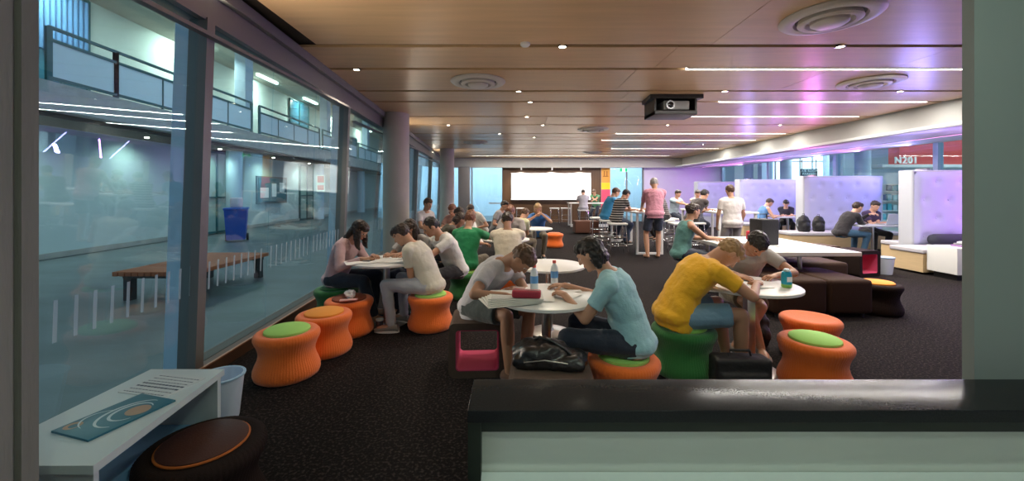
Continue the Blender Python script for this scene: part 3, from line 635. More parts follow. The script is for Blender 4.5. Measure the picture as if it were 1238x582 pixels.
# ------------------------------------------------------------------ booths
def booth_panel(label, x0, x1, y, h=1.93, th=.30):
    t = thing('booth_partition', label, 'partition', (x0, y, 0), group='buttoned booth partitions'); w = x1-x0
    G().box((.0, 0, 0), (w, th, h), bev=.03).build('core', mat('cool_white_vinyl', (.50, .52, .58), .5), t)
    # padded face with pressed-in buttons
    nx, nz = int(w/.055), int((h-.5)/.055); vs = []; fs = []; bt = []
    for r in range(4):
        for c in range(8): bt.append((.22+.48*c+(.24 if r % 2 else 0), .62+.36*r))
    for j in range(nz+1):
        for i in range(nx+1):
            X = .04+(w-.08)*i/nx; Z = .46+(h-.50)*j/nz; e = min(1, min(i, nx-i, j, nz-j)/1.5)
            dep = .040*e
            for bx_, bz_ in bt: dep -= .034*math.exp(-((X-bx_)**2+(Z-bz_)**2)/.0035)
            vs.append((X, -dep, Z))
    for j in range(nz):
        for i in range(nx): a = j*(nx+1)+i; fs.append((a, a+1, a+nx+2, a+nx+1))
    G().raw(vs, fs, True).build('padded_face', M_purl, t)
    g = G()
    for bx_, bz_ in bt:
        if bx_ < w-.1 and bz_ < h-.1: g.ellipsoid((bx_, -.012, bz_), .018, .008, .018, 10, 6)
    g.build('buttons', M_purl, t)
    return t
booth_panel('tall buttoned lilac booth partition at the right edge, nearest', 7.90, 10.33, 8.0)
booth_panel('buttoned lilac booth partition behind the two students with a laptop', 7.90, 10.08, 11.0)
booth_panel('buttoned lilac booth partition behind the student in the blue vest', 7.85, 10.2, 14.0)
booth_panel('buttoned lilac booth partition farthest back in the row', 7.8, 10.2, 17.1)
def bench(label, x0, x1, y0, y1, wood_end=True):
    t = thing('booth_bench', label, 'bench', (x0, y0, 0), group='booth benches'); w, d = x1-x0, y1-y0
    G().box((0, 0, .38), (w, d, .46), bev=.02).build('cushion', mat('bench_cream', (.52, .50, .54), .5), t)
    G().box((.02, .02, .04), (w, d, .38)).build('base', M_ply, t)
    return t
bench('birch sided bench with a white top before the nearest booth partition', 7.40, 10.3, 7.30, 7.955)
bench('bench with backpacks on it before the second booth partition', 7.10, 10.1, 10.3, 10.955)
bench('bench before the third booth partition', 7.6, 10.1, 13.3, 13.955)
bench('bench with its back to the nearest booth partition inside the second booth', 7.95, 10.3, 8.32, 8.75)
t = thing('bolster', 'dark grey roll cushion lying on the nearest booth bench', 'cushion', (8.1, 7.86, .46))
G().capsule((.1, 0, .11), (2.1, 0, .11), .11, .11, 20).build('roll', mat('bolster_charcoal', (.03, .032, .05), .8, bump=.2), t)
t = thing('side_table', 'white box table at the end of the nearest booth bench', 'table', (7.45, 6.78, 0))
G().box((0, 0, .10), (1.6, .50, .55), bev=.006).build('body', M_white, t); G().box((.06, .06, 0), (1.5, .44, .10)).build('plinth', M_black, t)
bk = [('book_purple', (.30, .15, .38)), ('book_grey', (.25, .25, .27)), ('book_white', (.75, .75, .75))]
for i, (n_, c) in enumerate(bk):
    o = G().box((-.17, -.12, 0), (.17, .12, .028), bev=.003).build('cover', mat(n_, c, .5)); t = thing('book', ('grey', 'white', 'purple')[[1, 2, 0][i]] and ('%s book in the small stack on the white side table' % ('purple lowest', 'grey middle', 'white topmost')[i]), 'book', (7.85+.03*i, 6.98, .55+.029*i), .2*i, group='books on the side table'); o.parent = t
    G().box((-.165, -.122, .004), (.168, .118, .024)).build('pages', M_paper, t)
def booth_table(label, x0, x1, y, d=.6):
    t = thing('booth_table', label, 'table', ((x0+x1)/2, y, 0)); w = (x1-x0)/2
    G().box((-w, -d/2, .70), (w, d/2, .735), bev=.006).build('table_top', mat('cool_white_vinyl', (.68, .70, .76), .5), t)
    G().cyl((-w+.5, 0, .02), (-w+.5, 0, .70), .035).build('leg', M_steel, t); G().cyl((w-.3, 0, .02), (w-.3, 0, .70), .035).build('leg', M_steel, t)
    G().box((-w+.3, -.2, 0), (-w+.7, .2, .02), bev=.005).build('base_plate', M_steel, t)
booth_table('booth table carrying the open laptop', 7.9, 9.9, 9.45); booth_table('booth table before the student in the blue vest', 8.0, 9.9, 12.5)
def waste_bin(name, label, x, y, r, h, m):
    t = thing(name, label, 'bin', (x, y, 0))
    G().lathe([(r*.78, 0), (r*.80, .01), (r, h), (r*1.05, h+.005), (r*1.05, h+.02), (r*.96, h+.02), (r*.94, h*.9), (r*.74, .02), (.01, .02)], n=40).build('bucket', m, t)
    G().tube([(r*1.03*math.cos(a*math.pi/12), r*1.03*math.sin(a*math.pi/12), h+.015) for a in range(25)], .007).build('rim', mat('bin_rim_blue', (.35, .55, .75), .4), t)
waste_bin('waste_bin', 'white waste bin on the carpet beside the birch bench', 6.80, 7.40, .14, .29, mat('bin_white', (.72, .76, .84), .4))
waste_bin('bucket', 'pale blue bucket behind the end of the white bench by the glass', -1.93, 2.68, .135, .27, mat('bucket_white', (.55, .66, .80), .35))
# ------------------------------------------------------------------ near white bench / desk
t = thing('low_desk', 'low white desk by the glass in the left foreground', 'desk', (0, 0, 0))
M_sage = mat('desk_laminate', (.52, .60, .61), .4)
h = .58
G().prism([(-1.405, 1.36), (-1.49, 2.10), (-1.87, 2.10), (-1.87, 1.36)], h-.03, h).build('desk_top', M_sage, t)
G().prism([(-1.425, 1.38), (-1.427, 1.40), (-1.86, 1.40), (-1.86, 1.38)], 0, h-.03).build('near_end_panel', M_sage, t)
G().prism([(-1.50, 2.065), (-1.502, 2.09), (-1.86, 2.09), (-1.86, 2.065)], 0, h-.03).build('far_end_panel', M_sage, t)
G().prism([(-1.84, 1.40), (-1.84, 2.065), (-1.86, 2.065), (-1.86, 1.40)], .25, h-.03).build('back_panel', M_sage, t)
G().prism([(-1.52, 1.41), (-1.56, 2.06), (-1.80, 2.06), (-1.80, 1.41)], .30, .315).build('shelf', mat('shelf_blue', (.20, .42, .62), .25), t)
# magazine
mg = thing('magazine', 'teal magazine with white swirls lying on the low desk', 'magazine', (-1.615, 1.66, h), math.radians(-16))
G().box((-.105, -.15, 0), (.105, .15, .008), bev=.001).build('cover', mat('magazine_teal', (.012, .12, .17), .35), mg)
M_pw = mat('print_white', (.55, .65, .68), .5); M_pt = mat('print_sand', (.42, .27, .17), .5)
def arc(g, cx, cy, rx, ry, a0, a1, w, z, n=24):
    vs = []; fs = []
    for k in range(n+1):
        a = math.radians(a0+(a1-a0)*k/n); wk = w*(.25+.75*math.sin(math.pi*k/n))
        vs += [(cx+(rx-wk)*math.cos(a), cy+(ry-wk)*math.sin(a), z), (cx+(rx+wk)*math.cos(a), cy+(ry+wk)*math.sin(a), z)]
    for k in range(n): fs.append((2*k, 2*k+1, 2*k+3, 2*k+2))
    g.raw(vs, fs)
g = G(); arc(g, .03, .03, .06, .07, 60, 330, .006, .0085); arc(g, .035, .02, .085, .105, 90, 300, .006, .0086); arc(g, .0, -.04, .09, .07, 120, 260, .004, .0087); g.build('swirl', M_pw, mg)
g = G(); g.lathe([(.042, .0), (.042, .0005), (.01, .0005)], c=(.045, .045, .0082), n=24); g.build('sand_disc', M_pt, mg)
g = G(); arc(g, -.065, -.105, .022, .022, 0, 359, .008, .0086); g.build('small_ring', M_pt, mg)
nwsp = thing('newspaper', 'printed newspaper page lying beyond the magazine on the low desk', 'newspaper', (-1.655, 1.925, h), math.radians(-12))
G().box((-.13, -.10, 0), (.13, .10, .003)).build('sheet', mat('newsprint', (.58, .64, .65), .7), nwsp)
g = G(); random.seed(3)
for r in range(7):
    x = -.12
    while x < .11:
        w = random.uniform(.006, .02); hh = .010 if r in (2, 3) else .004; g.box((x, -.085+r*.026, .003), (min(x+w, .12), -.085+r*.026+hh, .0034)); x += w+.004
g.build('print', mat('print_ink', (.03, .05, .09), .6), nwsp)
# ------------------------------------------------------------------ black-topped counter
t = thing('counter', 'black stone topped white service counter across the foreground', 'counter', (0, 0, 0))
G().box((-.122, 1.11, .866), (3.0, 1.297, .90), bev=.003).build('stone_top', M_granite, t)
G().box((-.122, 1.12, 0), (-.086, 1.29, .866)).box((-.086, 1.13, .83), (3.0, 1.29, .866)).build('dark_frame', mat('counter_dark_green', (.012, .018, .012), .5), t)
G().box((-.086, 1.16, 0), (3.0, 1.28, .83)).build('white_panel', mat('counter_white', (.62, .66, .60), .45), t)
G().box((-.090, .55, .665), (3.0, 1.158, .70), bev=.004).build('work_surface', mat('work_surface', (.66, .72, .70), .4), t)
# ------------------------------------------------------------------ small things
def papers(label, x, y, z, spec, group='loose papers'):
    for i, (dx, dy, w, d, rz) in enumerate(spec):
        t = thing('paper_sheet', label.replace('#', ('lowest', 'second', 'third', 'fourth', 'topmost')[4 if i == len(spec)-1 else i]), 'paper', (x+dx, y+dy, z+.0015*i), rz, group=group)
        g = G(); n = 4; vs = []
        for j in range(n+1):
            for k in range(n+1): vs.append((-w/2+w*k/n, -d/2+d*j/n, .0008+.004*random.random()*(1 if k in (0, n) or j in (0, n) else .2)))
        fs = [(j*(n+1)+k, j*(n+1)+k+1, (j+1)*(n+1)+k+1, (j+1)*(n+1)+k) for j in range(n) for k in range(n)]
        g.raw(vs, fs, True); g.raw([(v[0], v[1], v[2]-.0008) for v in vs], fs, True); g.build('sheet', M_paper, t)
TZ = .722
papers('# white paper sheet in the heap on the front centre table', *TB['c'], TZ, [(-.12, .10, .21, .30, .4), (.02, .16, .21, .30, -.3), (.1, .02, .21, .3, .9), (-.05, -.05, .21, .3, -.1), (.15, .2, .21, .3, .2)], 'papers on the front centre table')
papers('# white paper sheet on the round table by the glass', *TB['l'], TZ, [(-.18, -.02, .21, .3, 1.2), (.0, .05, .21, .3, .3), (.1, -.1, .21, .3, 1.5), (.02, .2, .21, .3, -.3)], 'papers on the glass-side table')
papers('# paper sheet beside the black bag on the long white table', 3.5, 5.75, TZ, [(.1, -.1, .21, .3, .2), (.3, .1, .21, .3, 1.0)], 'papers on the long table')
papers('# paper sheet on the round table behind the person in cream', *TB['m1'], TZ, [(.1, .05, .21, .3, .2), (-.1, -.1, .21, .3, 1.0)], 'papers on the middle tables')
papers('# paper sheet on the round table before the man in blue', *TB['m2'], TZ, [(.1, .05, .21, .3, .2), (-.1, -.05, .21, .3, 1.0)], 'papers on the far round table')
papers('# paper sheet on the bar table of the person in pink', 3.3, 10.2, 1.022, [(-.1, 0, .21, .3, .2), (.12, .4, .21, .3, 1.0), (-.1, 1.0, .21, .3, .2)], 'papers on the bar table')
def notebook(label, x, y, z, rz, sp=.22, d=.28, th=.012):
    t = thing('open_notebook', label, 'notebook', (x, y, z), rz)
    for s in (-1, 1):
        vs = []; fs = []; n = 8
        for k in range(n+1):
            u = k/n; X = s*sp*u; Z = th*(.35+math.sin(math.pi*min(1, u*1.1+.08))*.8)*(1-.3*u)
            for yy_ in (-d/2, d/2): vs.append((X, yy_, Z))
        for k in range(n+1):
            for yy_ in (-d/2, d/2): vs.append((s*sp*k/n, yy_, 0))
        for k in range(n):
            a = 2*k; b = 2*(n+1)+2*k; fs += [(a, a+1, a+3, a+2), (b, b+2, b+3, b+1), (a, a+2, b+2, b), (a+1, b+1, b+3, a+3)]
        fs += [(2*n, 2*n+1, 4*n+3, 4*n+2)]
        G().raw(vs, fs, True).build('page_block', M_paper, t)
    return t
notebook('open notebook in front of the man in yellow on the right table', 1.88, 3.36, TZ, .25)
notebook('open book propped before the dark-haired woman by the glass', -1.34, 4.80, TZ, -.1)
notebook('open binder before the woman in pale pink by the glass', -1.62, 4.50, TZ, .5)
# newspaper pile overhanging the front table with pencil case
for i in range(5):
    t = thing('folded_newspaper', ('lowest', 'second lowest', 'middle', 'second highest', 'topmost')[i]+' folded newspaper in the pile at the front centre table edge', 'newspaper', (.0+.012*i, 2.86+.008*i, TZ+.006+.008*i), .35-.09*i, group='newspapers on the front table')
    G().box((-.21, -.13, 0), (.17, .13, .007), bev=.002).build('sheets', mat('newsprint_light', (.66, .66, .62), .7), t)
    G().box((-.19, -.11, .007), (.14, -.10, .0074)).box((-.19, -.06, .007), (.05, -.055, .0074)).box((-.19, -.02, .007), (.1, -.015, .0074)).build('print', mat('print_ink', (.03, .05, .09), .6), t)
t = thing('pencil_case', 'dark red pencil case lying on the newspapers', 'pencil case', (.10, 2.80, TZ+.048), -.12)
G().box((-.10, -.035, 0), (.10, .035, .052), bev=.018).build('pouch', mat('case_red', (.42, .03, .06), .5, bump=.2, bscale=50), t)
G().tube([(-.09, -.012, .053), (.09, -.012, .053)], .003).build('zip', M_steel, t)
def bottle(label, x, y, z):
    t = thing('water_bottle', label, 'bottle', (x, y, z), group='water bottles on the front table')
    G().lathe([(.02, 0), (.030, .005), (.031, .03), (.029, .06), (.031, .09), (.031, .125), (.026, .15), (.013, .172), (.012, .185)], n=28).build('bottle_body', mat('bottle_plastic', (.72, .80, .84), .15, coat=.6), t)
    G().lathe([(.0318, .058), (.0318, .115)], n=28).build('label_band', mat('label_blue', (.10, .30, .62), .4), t)
    G().lathe([(.015, .180), (.015, .200), (.012, .203), (.002, .203)], n=20).build('cap', mat('cap_red', (.70, .10, .08), .4), t)
bottle('clear water bottle with red cap, left one on the front centre table', .175, 3.20, TZ); bottle('clear water bottle with red cap, right one on the front centre table', .355, 3.40, TZ)
t = thing('drink_bottle', 'small blue and green foil topped drink on the right round table', 'bottle', (2.235, 3.30, TZ))
G().lathe([(.034, 0), (.038, .006), (.038, .028)], n=28).build('green_base', mat('can_green', (.25, .55, .10), .35), t)
G().lathe([(.038, .028), (.038, .10), (.032, .125), (.02, .13)], n=28).build('can_body', mat('can_blue', (.02, .38, .55), .3, metal=.3), t)
G().lathe([(.022, .125), (.030, .135), (.018, .150), (.005, .152)], n=9, smooth=False).build('foil_top', mat('foil', (.6, .75, .8), .3, metal=.6), t)
G().box((-.02, -.0395, .05), (.02, -.036, .09)).build('label_patch', mat('label_white', (.8, .85, .85), .5), t)
# litter on the third stool
t = thing('food_wrapper', 'crumpled white takeaway wrapper on the rust stool pad', 'wrapper', (-1.68, 4.22, .39))
me = bmesh.new(); bmesh.ops.create_icosphere(me, subdivisions=3, radius=.055)
for v in me.verts: v.co *= 1+.5*noise.noise(v.co*28); v.co.z = v.co.z*.8+.045
g = G(); g.raw([v.co.copy() for v in me.verts], [[v.index for v in f.verts] for f in me.faces]); me.free(); g.build('crumpled_paper', M_paper, t)
t = thing('napkin', 'small pink napkin beside the crumpled wrapper on the stool', 'napkin', (-1.66, 4.13, .392), .3)
G().box((-.09, -.03, 0), (.08, .03, .012), bev=.005).build('fold', mat('napkin_pink', (.70, .38, .36), .8), t)
t = thing('soft_drink_cup', 'dark plastic tumbler with pale lid on the carpet by the woman in pink', 'cup', (-1.42, 4.35, 0))
G().lathe([(.03, 0), (.04, .12), (.04, .125)], n=24).build('cup', mat('cup_dark', (.05, .04, .05), .3), t); G().lathe([(.042, .12), (.042, .135), (.01, .137)], n=24).build('lid', mat('cup_lid', (.5, .6, .6), .4), t)
# handbag on the cube
def blobby(parts, name, m, parent, vox=.012, disp=.012, dscale=.08, smooth=4):
    g = G()
    for p in parts: getattr(g, p[0])(*p[1:])
    o = g.build(name, m, parent)
    remesh(o, vox, smooth, disp, dscale); return o
CLOUD = {}
def remesh(o, vox, smooth=3, disp=0, dscale=.08):
    r = o.modifiers.new('r', 'REMESH'); r.mode = 'VOXEL'; r.voxel_size = vox; r.use_smooth_shade = True
    if smooth: s = o.modifiers.new('s', 'SMOOTH'); s.factor = .5; s.iterations = smooth
    if disp:
        if dscale not in CLOUD:
            tx = bpy.data.textures.new('folds', 'CLOUDS'); tx.noise_scale = dscale; tx.noise_depth = 2; CLOUD[dscale] = tx
        d = o.modifiers.new('d', 'DISPLACE'); d.texture = CLOUD[dscale]; d.strength = disp; d.mid_level = .5; d.texture_coords = 'GLOBAL' if False else 'LOCAL'
    bpy.context.view_layer.update()
    dg = bpy.context.evaluated_depsgraph_get(); me = bpy.data.meshes.new_from_object(o.evaluated_get(dg))
    old = o.data; o.modifiers.clear(); o.data = me; bpy.data.meshes.remove(old)
    me.polygons.foreach_set('use_smooth', [True]*len(me.polygons)); return o
M_leather = mat('black_leather', (.012, .012, .013), .32, bump=.3, bscale=60, coat=.3)
hb = thing('handbag', 'soft black leather handbag slumped on the brown cube seat', 'bag', (.24, 2.60, .40), -.15)
blobby([('box', (-.23, -.13, .0), (.23, .12, .07), None, (0, 0, 0), .03), ('ellipsoid', (-.05, -.01, .08), .20, .12, .075), ('ellipsoid', (.13, -.02, .05), .12, .11, .055)], 'bag_body', M_leather, hb, .012, .035, .07)
G().tube([(-.12, .0, .13), (-.06, -.03, .175), (.02, -.05, .16), (.10, -.06, .12), (.14, -.07, .09)], .009).build('strap', M_leather, hb)
G().tube([(-.15, -.135, .05), (-.02, -.145, .075), (.12, -.14, .06)], .004).build('zip', M_steel, hb)
sc_ = thing('black_bag', 'boxy black satchel with handle standing on the carpet at the right', 'bag', (1.68, 2.99, 0), -.06)
blobby([('box', (-.20, -.08, .0), (.20, .08, .29), None, (0, 0, 0), .03), ('box', (-.17, -.10, .02), (.17, -.06, .19), None, (0, 0, 0), .02)], 'bag_body', mat('black_nylon', (.010, .010, .012), .6, bump=.3), sc_, .012, .012, .1)
G().tube([(-.08, 0, .28), (-.07, 0, .33), (.07, 0, .33), (.08, 0, .28)], .010).build('handle', M_leather, sc_)
G().tube([(-.19, -.03, .27), (.19, -.03, .27)], .004).build('zip', M_steel, sc_)
def backpack(label, x, y, z, rz, m, s=1):
    t = thing('backpack', label, 'bag', (x, y, z), rz); t.scale = (s, s, s)
    blobby([('ellipsoid', (0, 0, .22), .15, .10, .22), ('box', (-.13, -.09, .0), (.13, .08, .32), None, (0, 0, 0), .05), ('ellipsoid', (0, -.08, .14), .11, .06, .11)], 'bag_body', m, t, .016, .02, .1)
    for sx in (-1, 1): G().tube([(sx*.06, .08, .38), (sx*.08, .13, .28), (sx*.09, .14, .15), (sx*.08, .09, .04)], .012).build('strap', m, t)
    G().tube([(-.03, .02, .43), (-.025, .02, .47), (.025, .02, .47), (.03, .02, .43)], .007).build('handle', m, t)
M_nyl = mat('black_nylon', (.010, .010, .012), .6)
backpack('dark backpack leaning by the leg of the right round table', 2.36, 3.93, 0, .4, M_nyl, .9)
backpack('black backpack on the booth bench, left of two', 7.6, 10.55, .46, .1, M_nyl, 1.0); backpack('black backpack on the booth bench, right of two', 8.02, 10.6, .46, -.2, M_nyl, .95)
t = thing('tote_bag', 'upright black box bag standing on the long white table', 'bag', (3.72, 6.0, .72), .1)
G().box((-.13, -.13, 0), (.15, .13, .38), bev=.02).build('bag_body', M_nyl, t); G().tube([(-.06, 0, .37), (-.05, 0, .45), (.05, 0, .45), (.06, 0, .37)], .008).build('handle', M_nyl, t)
t = thing('red_bag', 'small red bag on the long white table left of the black bag', 'bag', (3.90, 6.55, .72), 0)
G().box((-.10, -.05, 0), (.09, .05, .15), bev=.03).build('bag_body', mat('bag_red', (.50, .02, .04), .5), t)
# laptop
lp = thing('laptop', 'open silver laptop on the booth table', 'laptop', (8.70, 9.40, .737), math.radians(8))
G().box((-.18, -.12, 0), (.18, .13, .018), bev=.004).build('keyboard_base', M_framel, lp)
G().box((-.18, -.012, 0), (.18, .0, .25), R=Euler((math.radians(12), 0, 0)).to_matrix(), at=(0, -.12, .015), bev=.004).build('lid', mat('laptop_lid', (.55, .60, .68), .35), lp)
# ================================================================== PEOPLE
SKIN = {'fair': (.62, .36, .25), 'mid': (.50, .27, .17), 'tan': (.36, .19, .115)}
M_eyew = mat('eye_white', (.75, .72, .70), .3); M_iris = mat('iris_dark', (.03, .02, .015), .2)
def skin_mat(k): return mat('skin_'+k, SKIN[k], .5, var=.08, vscale=12)
def lip_mat(k): c = SKIN[k]; return mat('lips_'+k, (c[0]*.85, c[1]*.5, c[2]*.5), .45)
def cloth(name, col, **kw): return mat('cloth_'+name, col, .85, bump=.25, bscale=90, var=.08, vscale=8, sheen=.2, **kw)
def hair_mat(name, col): return mat('hair_'+name, col, .42, var=.5, vscale=30, stretch=(1, 1, .15), bump=.6, bscale=60)
H_black = hair_mat('black', (.012, .009, .008)); H_dark = hair_mat('dark_brown', (.030, .016, .010)); H_brown = hair_mat('brown', (.09, .045, .022)); H_red = hair_mat('auburn', (.16, .055, .025)); H_grey = hair_mat('grey', (.35, .33, .31)); H_fair = hair_mat('fair', (.35, .22, .10))
def ik(a, t, l1, l2, pole):
    d = t-a; D = min(d.length, (l1+l2)*.995); d = d.normalized(); t = a+d*D
    x = (l1*l1-l2*l2+D*D)/(2*D); h = math.sqrt(max(0, l1*l1-x*x)); p = (pole-d*pole.dot(d)).normalized()
    return a+d*x+p*h, t
def person(label, pos, face, seat=.39, lean=15, side=0, hp=20, hy=0, hands=None, feet=None, shirt=None, sleeve='short', legs=None, leg='long',
           skin='fair', hair=None, style='short', shoe=None, s=1.0, w=1.0, vox=.011, elbow=None, curl=35, palm='down', cat='person', knee=None, group=None):
    """a human figure; pos/face/hands/feet in world metres, joints solved by two-bone IK"""
    ang = math.atan2(face[0]-pos[0], face[1]-pos[1])
    t = thing('person', label, cat, (pos[0], pos[1], 0), -ang, group=group)
    Mi = (Matrix.Translation((pos[0], pos[1], 0)) @ Matrix.Rotation(-ang, 4, 'Z')).inverted()
    L = lambda p: (Mi @ V(p))
    stand = seat is None
    hipz = (.90*s if stand else seat+.085)
    P = V((0, 0, hipz)); la = math.radians(lean); sa = math.radians(side)
    def sdir(k): a = la*k; return V((math.sin(sa*k), math.sin(a), math.cos(a)*math.cos(sa*k))).normalized()
    R = V((1, 0, 0))
    waist = P+sdir(.55)*.17*s; chest = waist+sdir(.95)*.17*s; top = chest+sdir(1.2)*.12*s; neck = top+sdir(1.3)*.055*s
    hpr = math.radians(hp); hyr = math.radians(hy)
    f = V((math.sin(hyr)*math.cos(hpr), math.cos(hyr)*math.cos(hpr), -math.sin(hpr))); r = V((math.cos(hyr), -math.sin(hyr), 0)); u = r.cross(f)
    nd = (sdir(1.2)*.6+u*.6).normalized(); ntop = neck+nd*.07*s; hc = ntop+u*.085*s+f*.028*s
    sh = {}; hip = {}; el = {}; wr = {}; kn = {}; an = {}
    for k in (-1, 1):
        sh[k] = top+R*(k*.165*w*s)-sdir(1.1)*.02*s; hip[k] = P+R*(k*.088*w*s)
        hd = (L(hands[0 if k < 0 else 1]) if hands and hands[0 if k < 0 else 1] is not None else None)
        if hd is None: hd = sh[k]+V((k*.05, .12, -.50))*s if stand else V((k*.13, .30, hipz+.09))
        po = V((k*.75, -.55, -1)) if elbow is None else V((k*elbow[0], elbow[1], elbow[2]))
        el[k], wr[k] = ik(sh[k], hd, .285*s, .25*s, po)
        ft = L(feet[0 if k < 0 else 1]) if feet and feet[0 if k < 0 else 1] is not None else (V((k*.11, 0, .075)) if stand else V((k*.13, .36*s, .075)))
        kn[k], an[k] = ik(hip[k], ft, .435*s, .425*s, V((k*.25, 1, .6)) if knee is None else V((k*knee[0], knee[1], knee[2])))
    sm = skin_mat(skin)
    def torso(g, e, z0=-.08, ztop=True):
        fy = lambda d: (d.cross(R)*-1).normalized()
        Z = [(P+sdir(.2)*(z0*s), sdir(.2), .150*w, .105), (P+sdir(.3)*.03*s, sdir(.3), .162*w, .112), (waist, sdir(.7), .135*w, .098), (chest, sdir(1), .160*w, .112),
             (top-sdir(1.1)*.03*s, sdir(1.1), .165*w, .100), (top+sdir(1.2)*.025*s, sdir(1.2), .105*w, .078), (neck, sdir(1.2), .062, .062)]
        if not ztop: Z = Z[:-1]
        g.rings([(c, R*((a+e)*s), (d.cross(R)).normalized()*((b+e)*s)) for c, d, a, b in Z], 24)
    # ---- body: one continuous skin surface
    g = G(); torso(g, 0)
    g.capsule(neck-nd*.03*s, ntop+nd*.03*s, .056*s, .052*s)
    for k in (-1, 1):
        g.capsule(top+R*(k*.10*s), sh[k], .06*s, .056*s); g.capsule(sh[k], el[k], .050*s*(.5+.5*w), .038*s); g.capsule(el[k], wr[k], .038*s, .025*s)
        g.capsule(hip[k], kn[k], .082*s, .052*s); mid = kn[k].lerp(an[k], .35); g.capsule(kn[k], mid, .051*s, .055*s); g.capsule(mid, an[k], .055*s, .036*s)
    g.ellipsoid(hc, .074*s, .093*s, .100*s, X=r, Y=f, Z=u); g.ellipsoid(hc+f*.028*s-u*.062*s, .052*s, .058*s, .056*s, X=r, Y=f, Z=u)
    g.capsule(hc+f*.088*s+u*.012*s, hc+f*.104*s-u*.026*s, .009*s, .014*s); g.capsule(hc+f*.080*s-r*.03*s+u*.024*s, hc+f*.080*s+r*.03*s+u*.024*s, .013*s, .013*s)
    g.ellipsoid(hc+f*.085*s-u*.060*s, .024*s, .012*s, .012*s, X=r, Y=f, Z=u); g.ellipsoid(hc+f*.074*s-u*.098*s, .020*s, .016*s, .014*s, X=r, Y=f, Z=u)
    for k in (-1, 1): g.ellipsoid(hc+r*(k*.077*s)-f*.004*s-u*.012*s, .013*s, .020*s, .032*s, X=r, Y=f, Z=u)
    # palms
    hand = []
    for k in (-1, 1):
        d = (wr[k]-el[k]).normalized()
        if palm == 'down' and not (hands is None or hands[0 if k < 0 else 1] is None): n = V((0, 0, -1)); d = V((d.x, d.y, d.z*.25-.05)).normalized()
        elif stand or palm == 'hang': n = V((-k, 0, 0))
        else: n = V((0, 0, -1)); d = V((d.x*.5, d.y, d.z*.3-.15)).normalized()
        n = (n-d*n.dot(d)).normalized(); sd = d.cross(n)*k   # sd points to the thumb side
        pc = wr[k]+d*.050*s; g.ellipsoid(pc, .041*s, .058*s, .0165*s, X=sd, Y=d, Z=n); g.capsule(wr[k]-d*.01, wr[k]+d*.03*s, .025*s, .026*s, flat=.7, side=sd)
        hand.append((k, d, n, sd))
    bare = shoe is None
    for k in (-1, 1):
        fd = V((k*.18, 1, 0)).normalized(); g.ellipsoid(an[k]+fd*.055*s-V((0, 0, .035)), .042*s, .115*s, .036*s, X=V((fd.y, -fd.x, 0)), Y=fd)
        if bare:
            for q in range(5): b = an[k]+fd*(.155-.008*abs(q-1.5)*2)*s+V((fd.y, -fd.x, 0))*(k*(q-2)*.016*s)-V((0, 0, .055)); g.capsule(b-fd*.03, b+fd*.012*s, .010*s, .009*s, 8)
    body = g.build('body', [sm, M_iris, lip_mat(skin), M_eyew], t); remesh(body, vox, 3)
    me = body.data
    # ---- eyes and mouth are areas of the same surface
    for p in me.polygons:
        c = p.center-hc; x, y, z = c.dot(r)/s, c.dot(f)/s, c.dot(u)/s
        if y > .06:
            ex = abs(abs(x)-.031); ez = z-.004
            if (ex/.013)**2+(ez/.008)**2 < 1: p.material_index = 1 if (ex < .006) else 3
            elif abs(x) < .024 and (z+.060)**2 < .009**2 and y > .075: p.material_index = 2
    # ---- fingers grown into the palms
    fg = Geo()
    for k, d, n, sd in hand:
        for q, (off, ln, ra) in enumerate(((.029, .070, .0092), (.010, .080, .0096), (-.010, .074, .0092), (-.028, .058, .0082))):
            b = wr[k]+d*(.088-.004*abs(q-1))*s+sd*off*s; dd = (d+sd*(off*1.6)).normalized(); pts = [b-dd*.02*s]; c_ = 0; seg = (.45, .32, .23)
            for j in range(3):
                c_ += math.radians(curl*(.55 if j == 0 else .9)+4*q); v_ = dd*math.cos(c_)+n*math.sin(c_); pts.append((pts[-1] if j else b)+v_*ln*seg[j]*s)
            for j in range(3): fg.capsule(pts[j], pts[j+1], ra*s*(1-.09*j), ra*s*(.92-.09*j), 8)
        b = wr[k]+d*.030*s+sd*.026*s; e1 = b+(d*.55+sd*.8+n*.35).normalized()*.038*s; e2 = e1+(d*.85+sd*.3+n*.4).normalized()*.032*s
        fg.capsule(b-sd*.012*s, e1, .0125*s, .0105*s, 8); fg.capsule(e1, e2, .0105*s, .0085*s, 8)
    bm = bmesh.new(); bm.from_mesh(me); vs = [bm.verts.new(p) for p in fg.v]
    for fc in fg.f: q = bm.faces.new([vs[i] for i in fc]); q.smooth = True
    bm.to_mesh(me); bm.free()
    # ---- clothes
    if shirt is not None:
        g = G(); torso(g, .022, z0=-.10 if stand or leg != 'long' else -.07, ztop=False); g.ellipsoid(P+V((0, -.02, .0)), (.175*w+.016)*s, .142*s, .10*s)
        fr = {'short': .62, 'long': 1.0, 'none': 0, 'half': .85}[sleeve]
        for k in (-1, 1):
            g.capsule(top+R*(k*.08*s), sh[k]+ (V() if sleeve != 'none' else -R*k*.035), .070*s, .067*s if sleeve != 'none' else .04*s)
            if fr:
                e = sh[k].lerp(el[k], min(1, fr)); g.capsule(sh[k], e, .066*s*(.6+.4*w), (.060 if sleeve == 'short' else .052)*s, round_=sleeve == 'long')
            if sleeve == 'long': g.capsule(el[k], el[k].lerp(wr[k], .88), .050*s, .036*s)
            if w > .95 and lean > 0: pass
        # belly and chest fullness
        g.ellipsoid(waist+V((0, .02, -.02)), (.138*w+.012)*s, .115*s, .12*s)
        o = g.build('shirt', shirt, t); remesh(o, vox, 4, .022*s, .11)
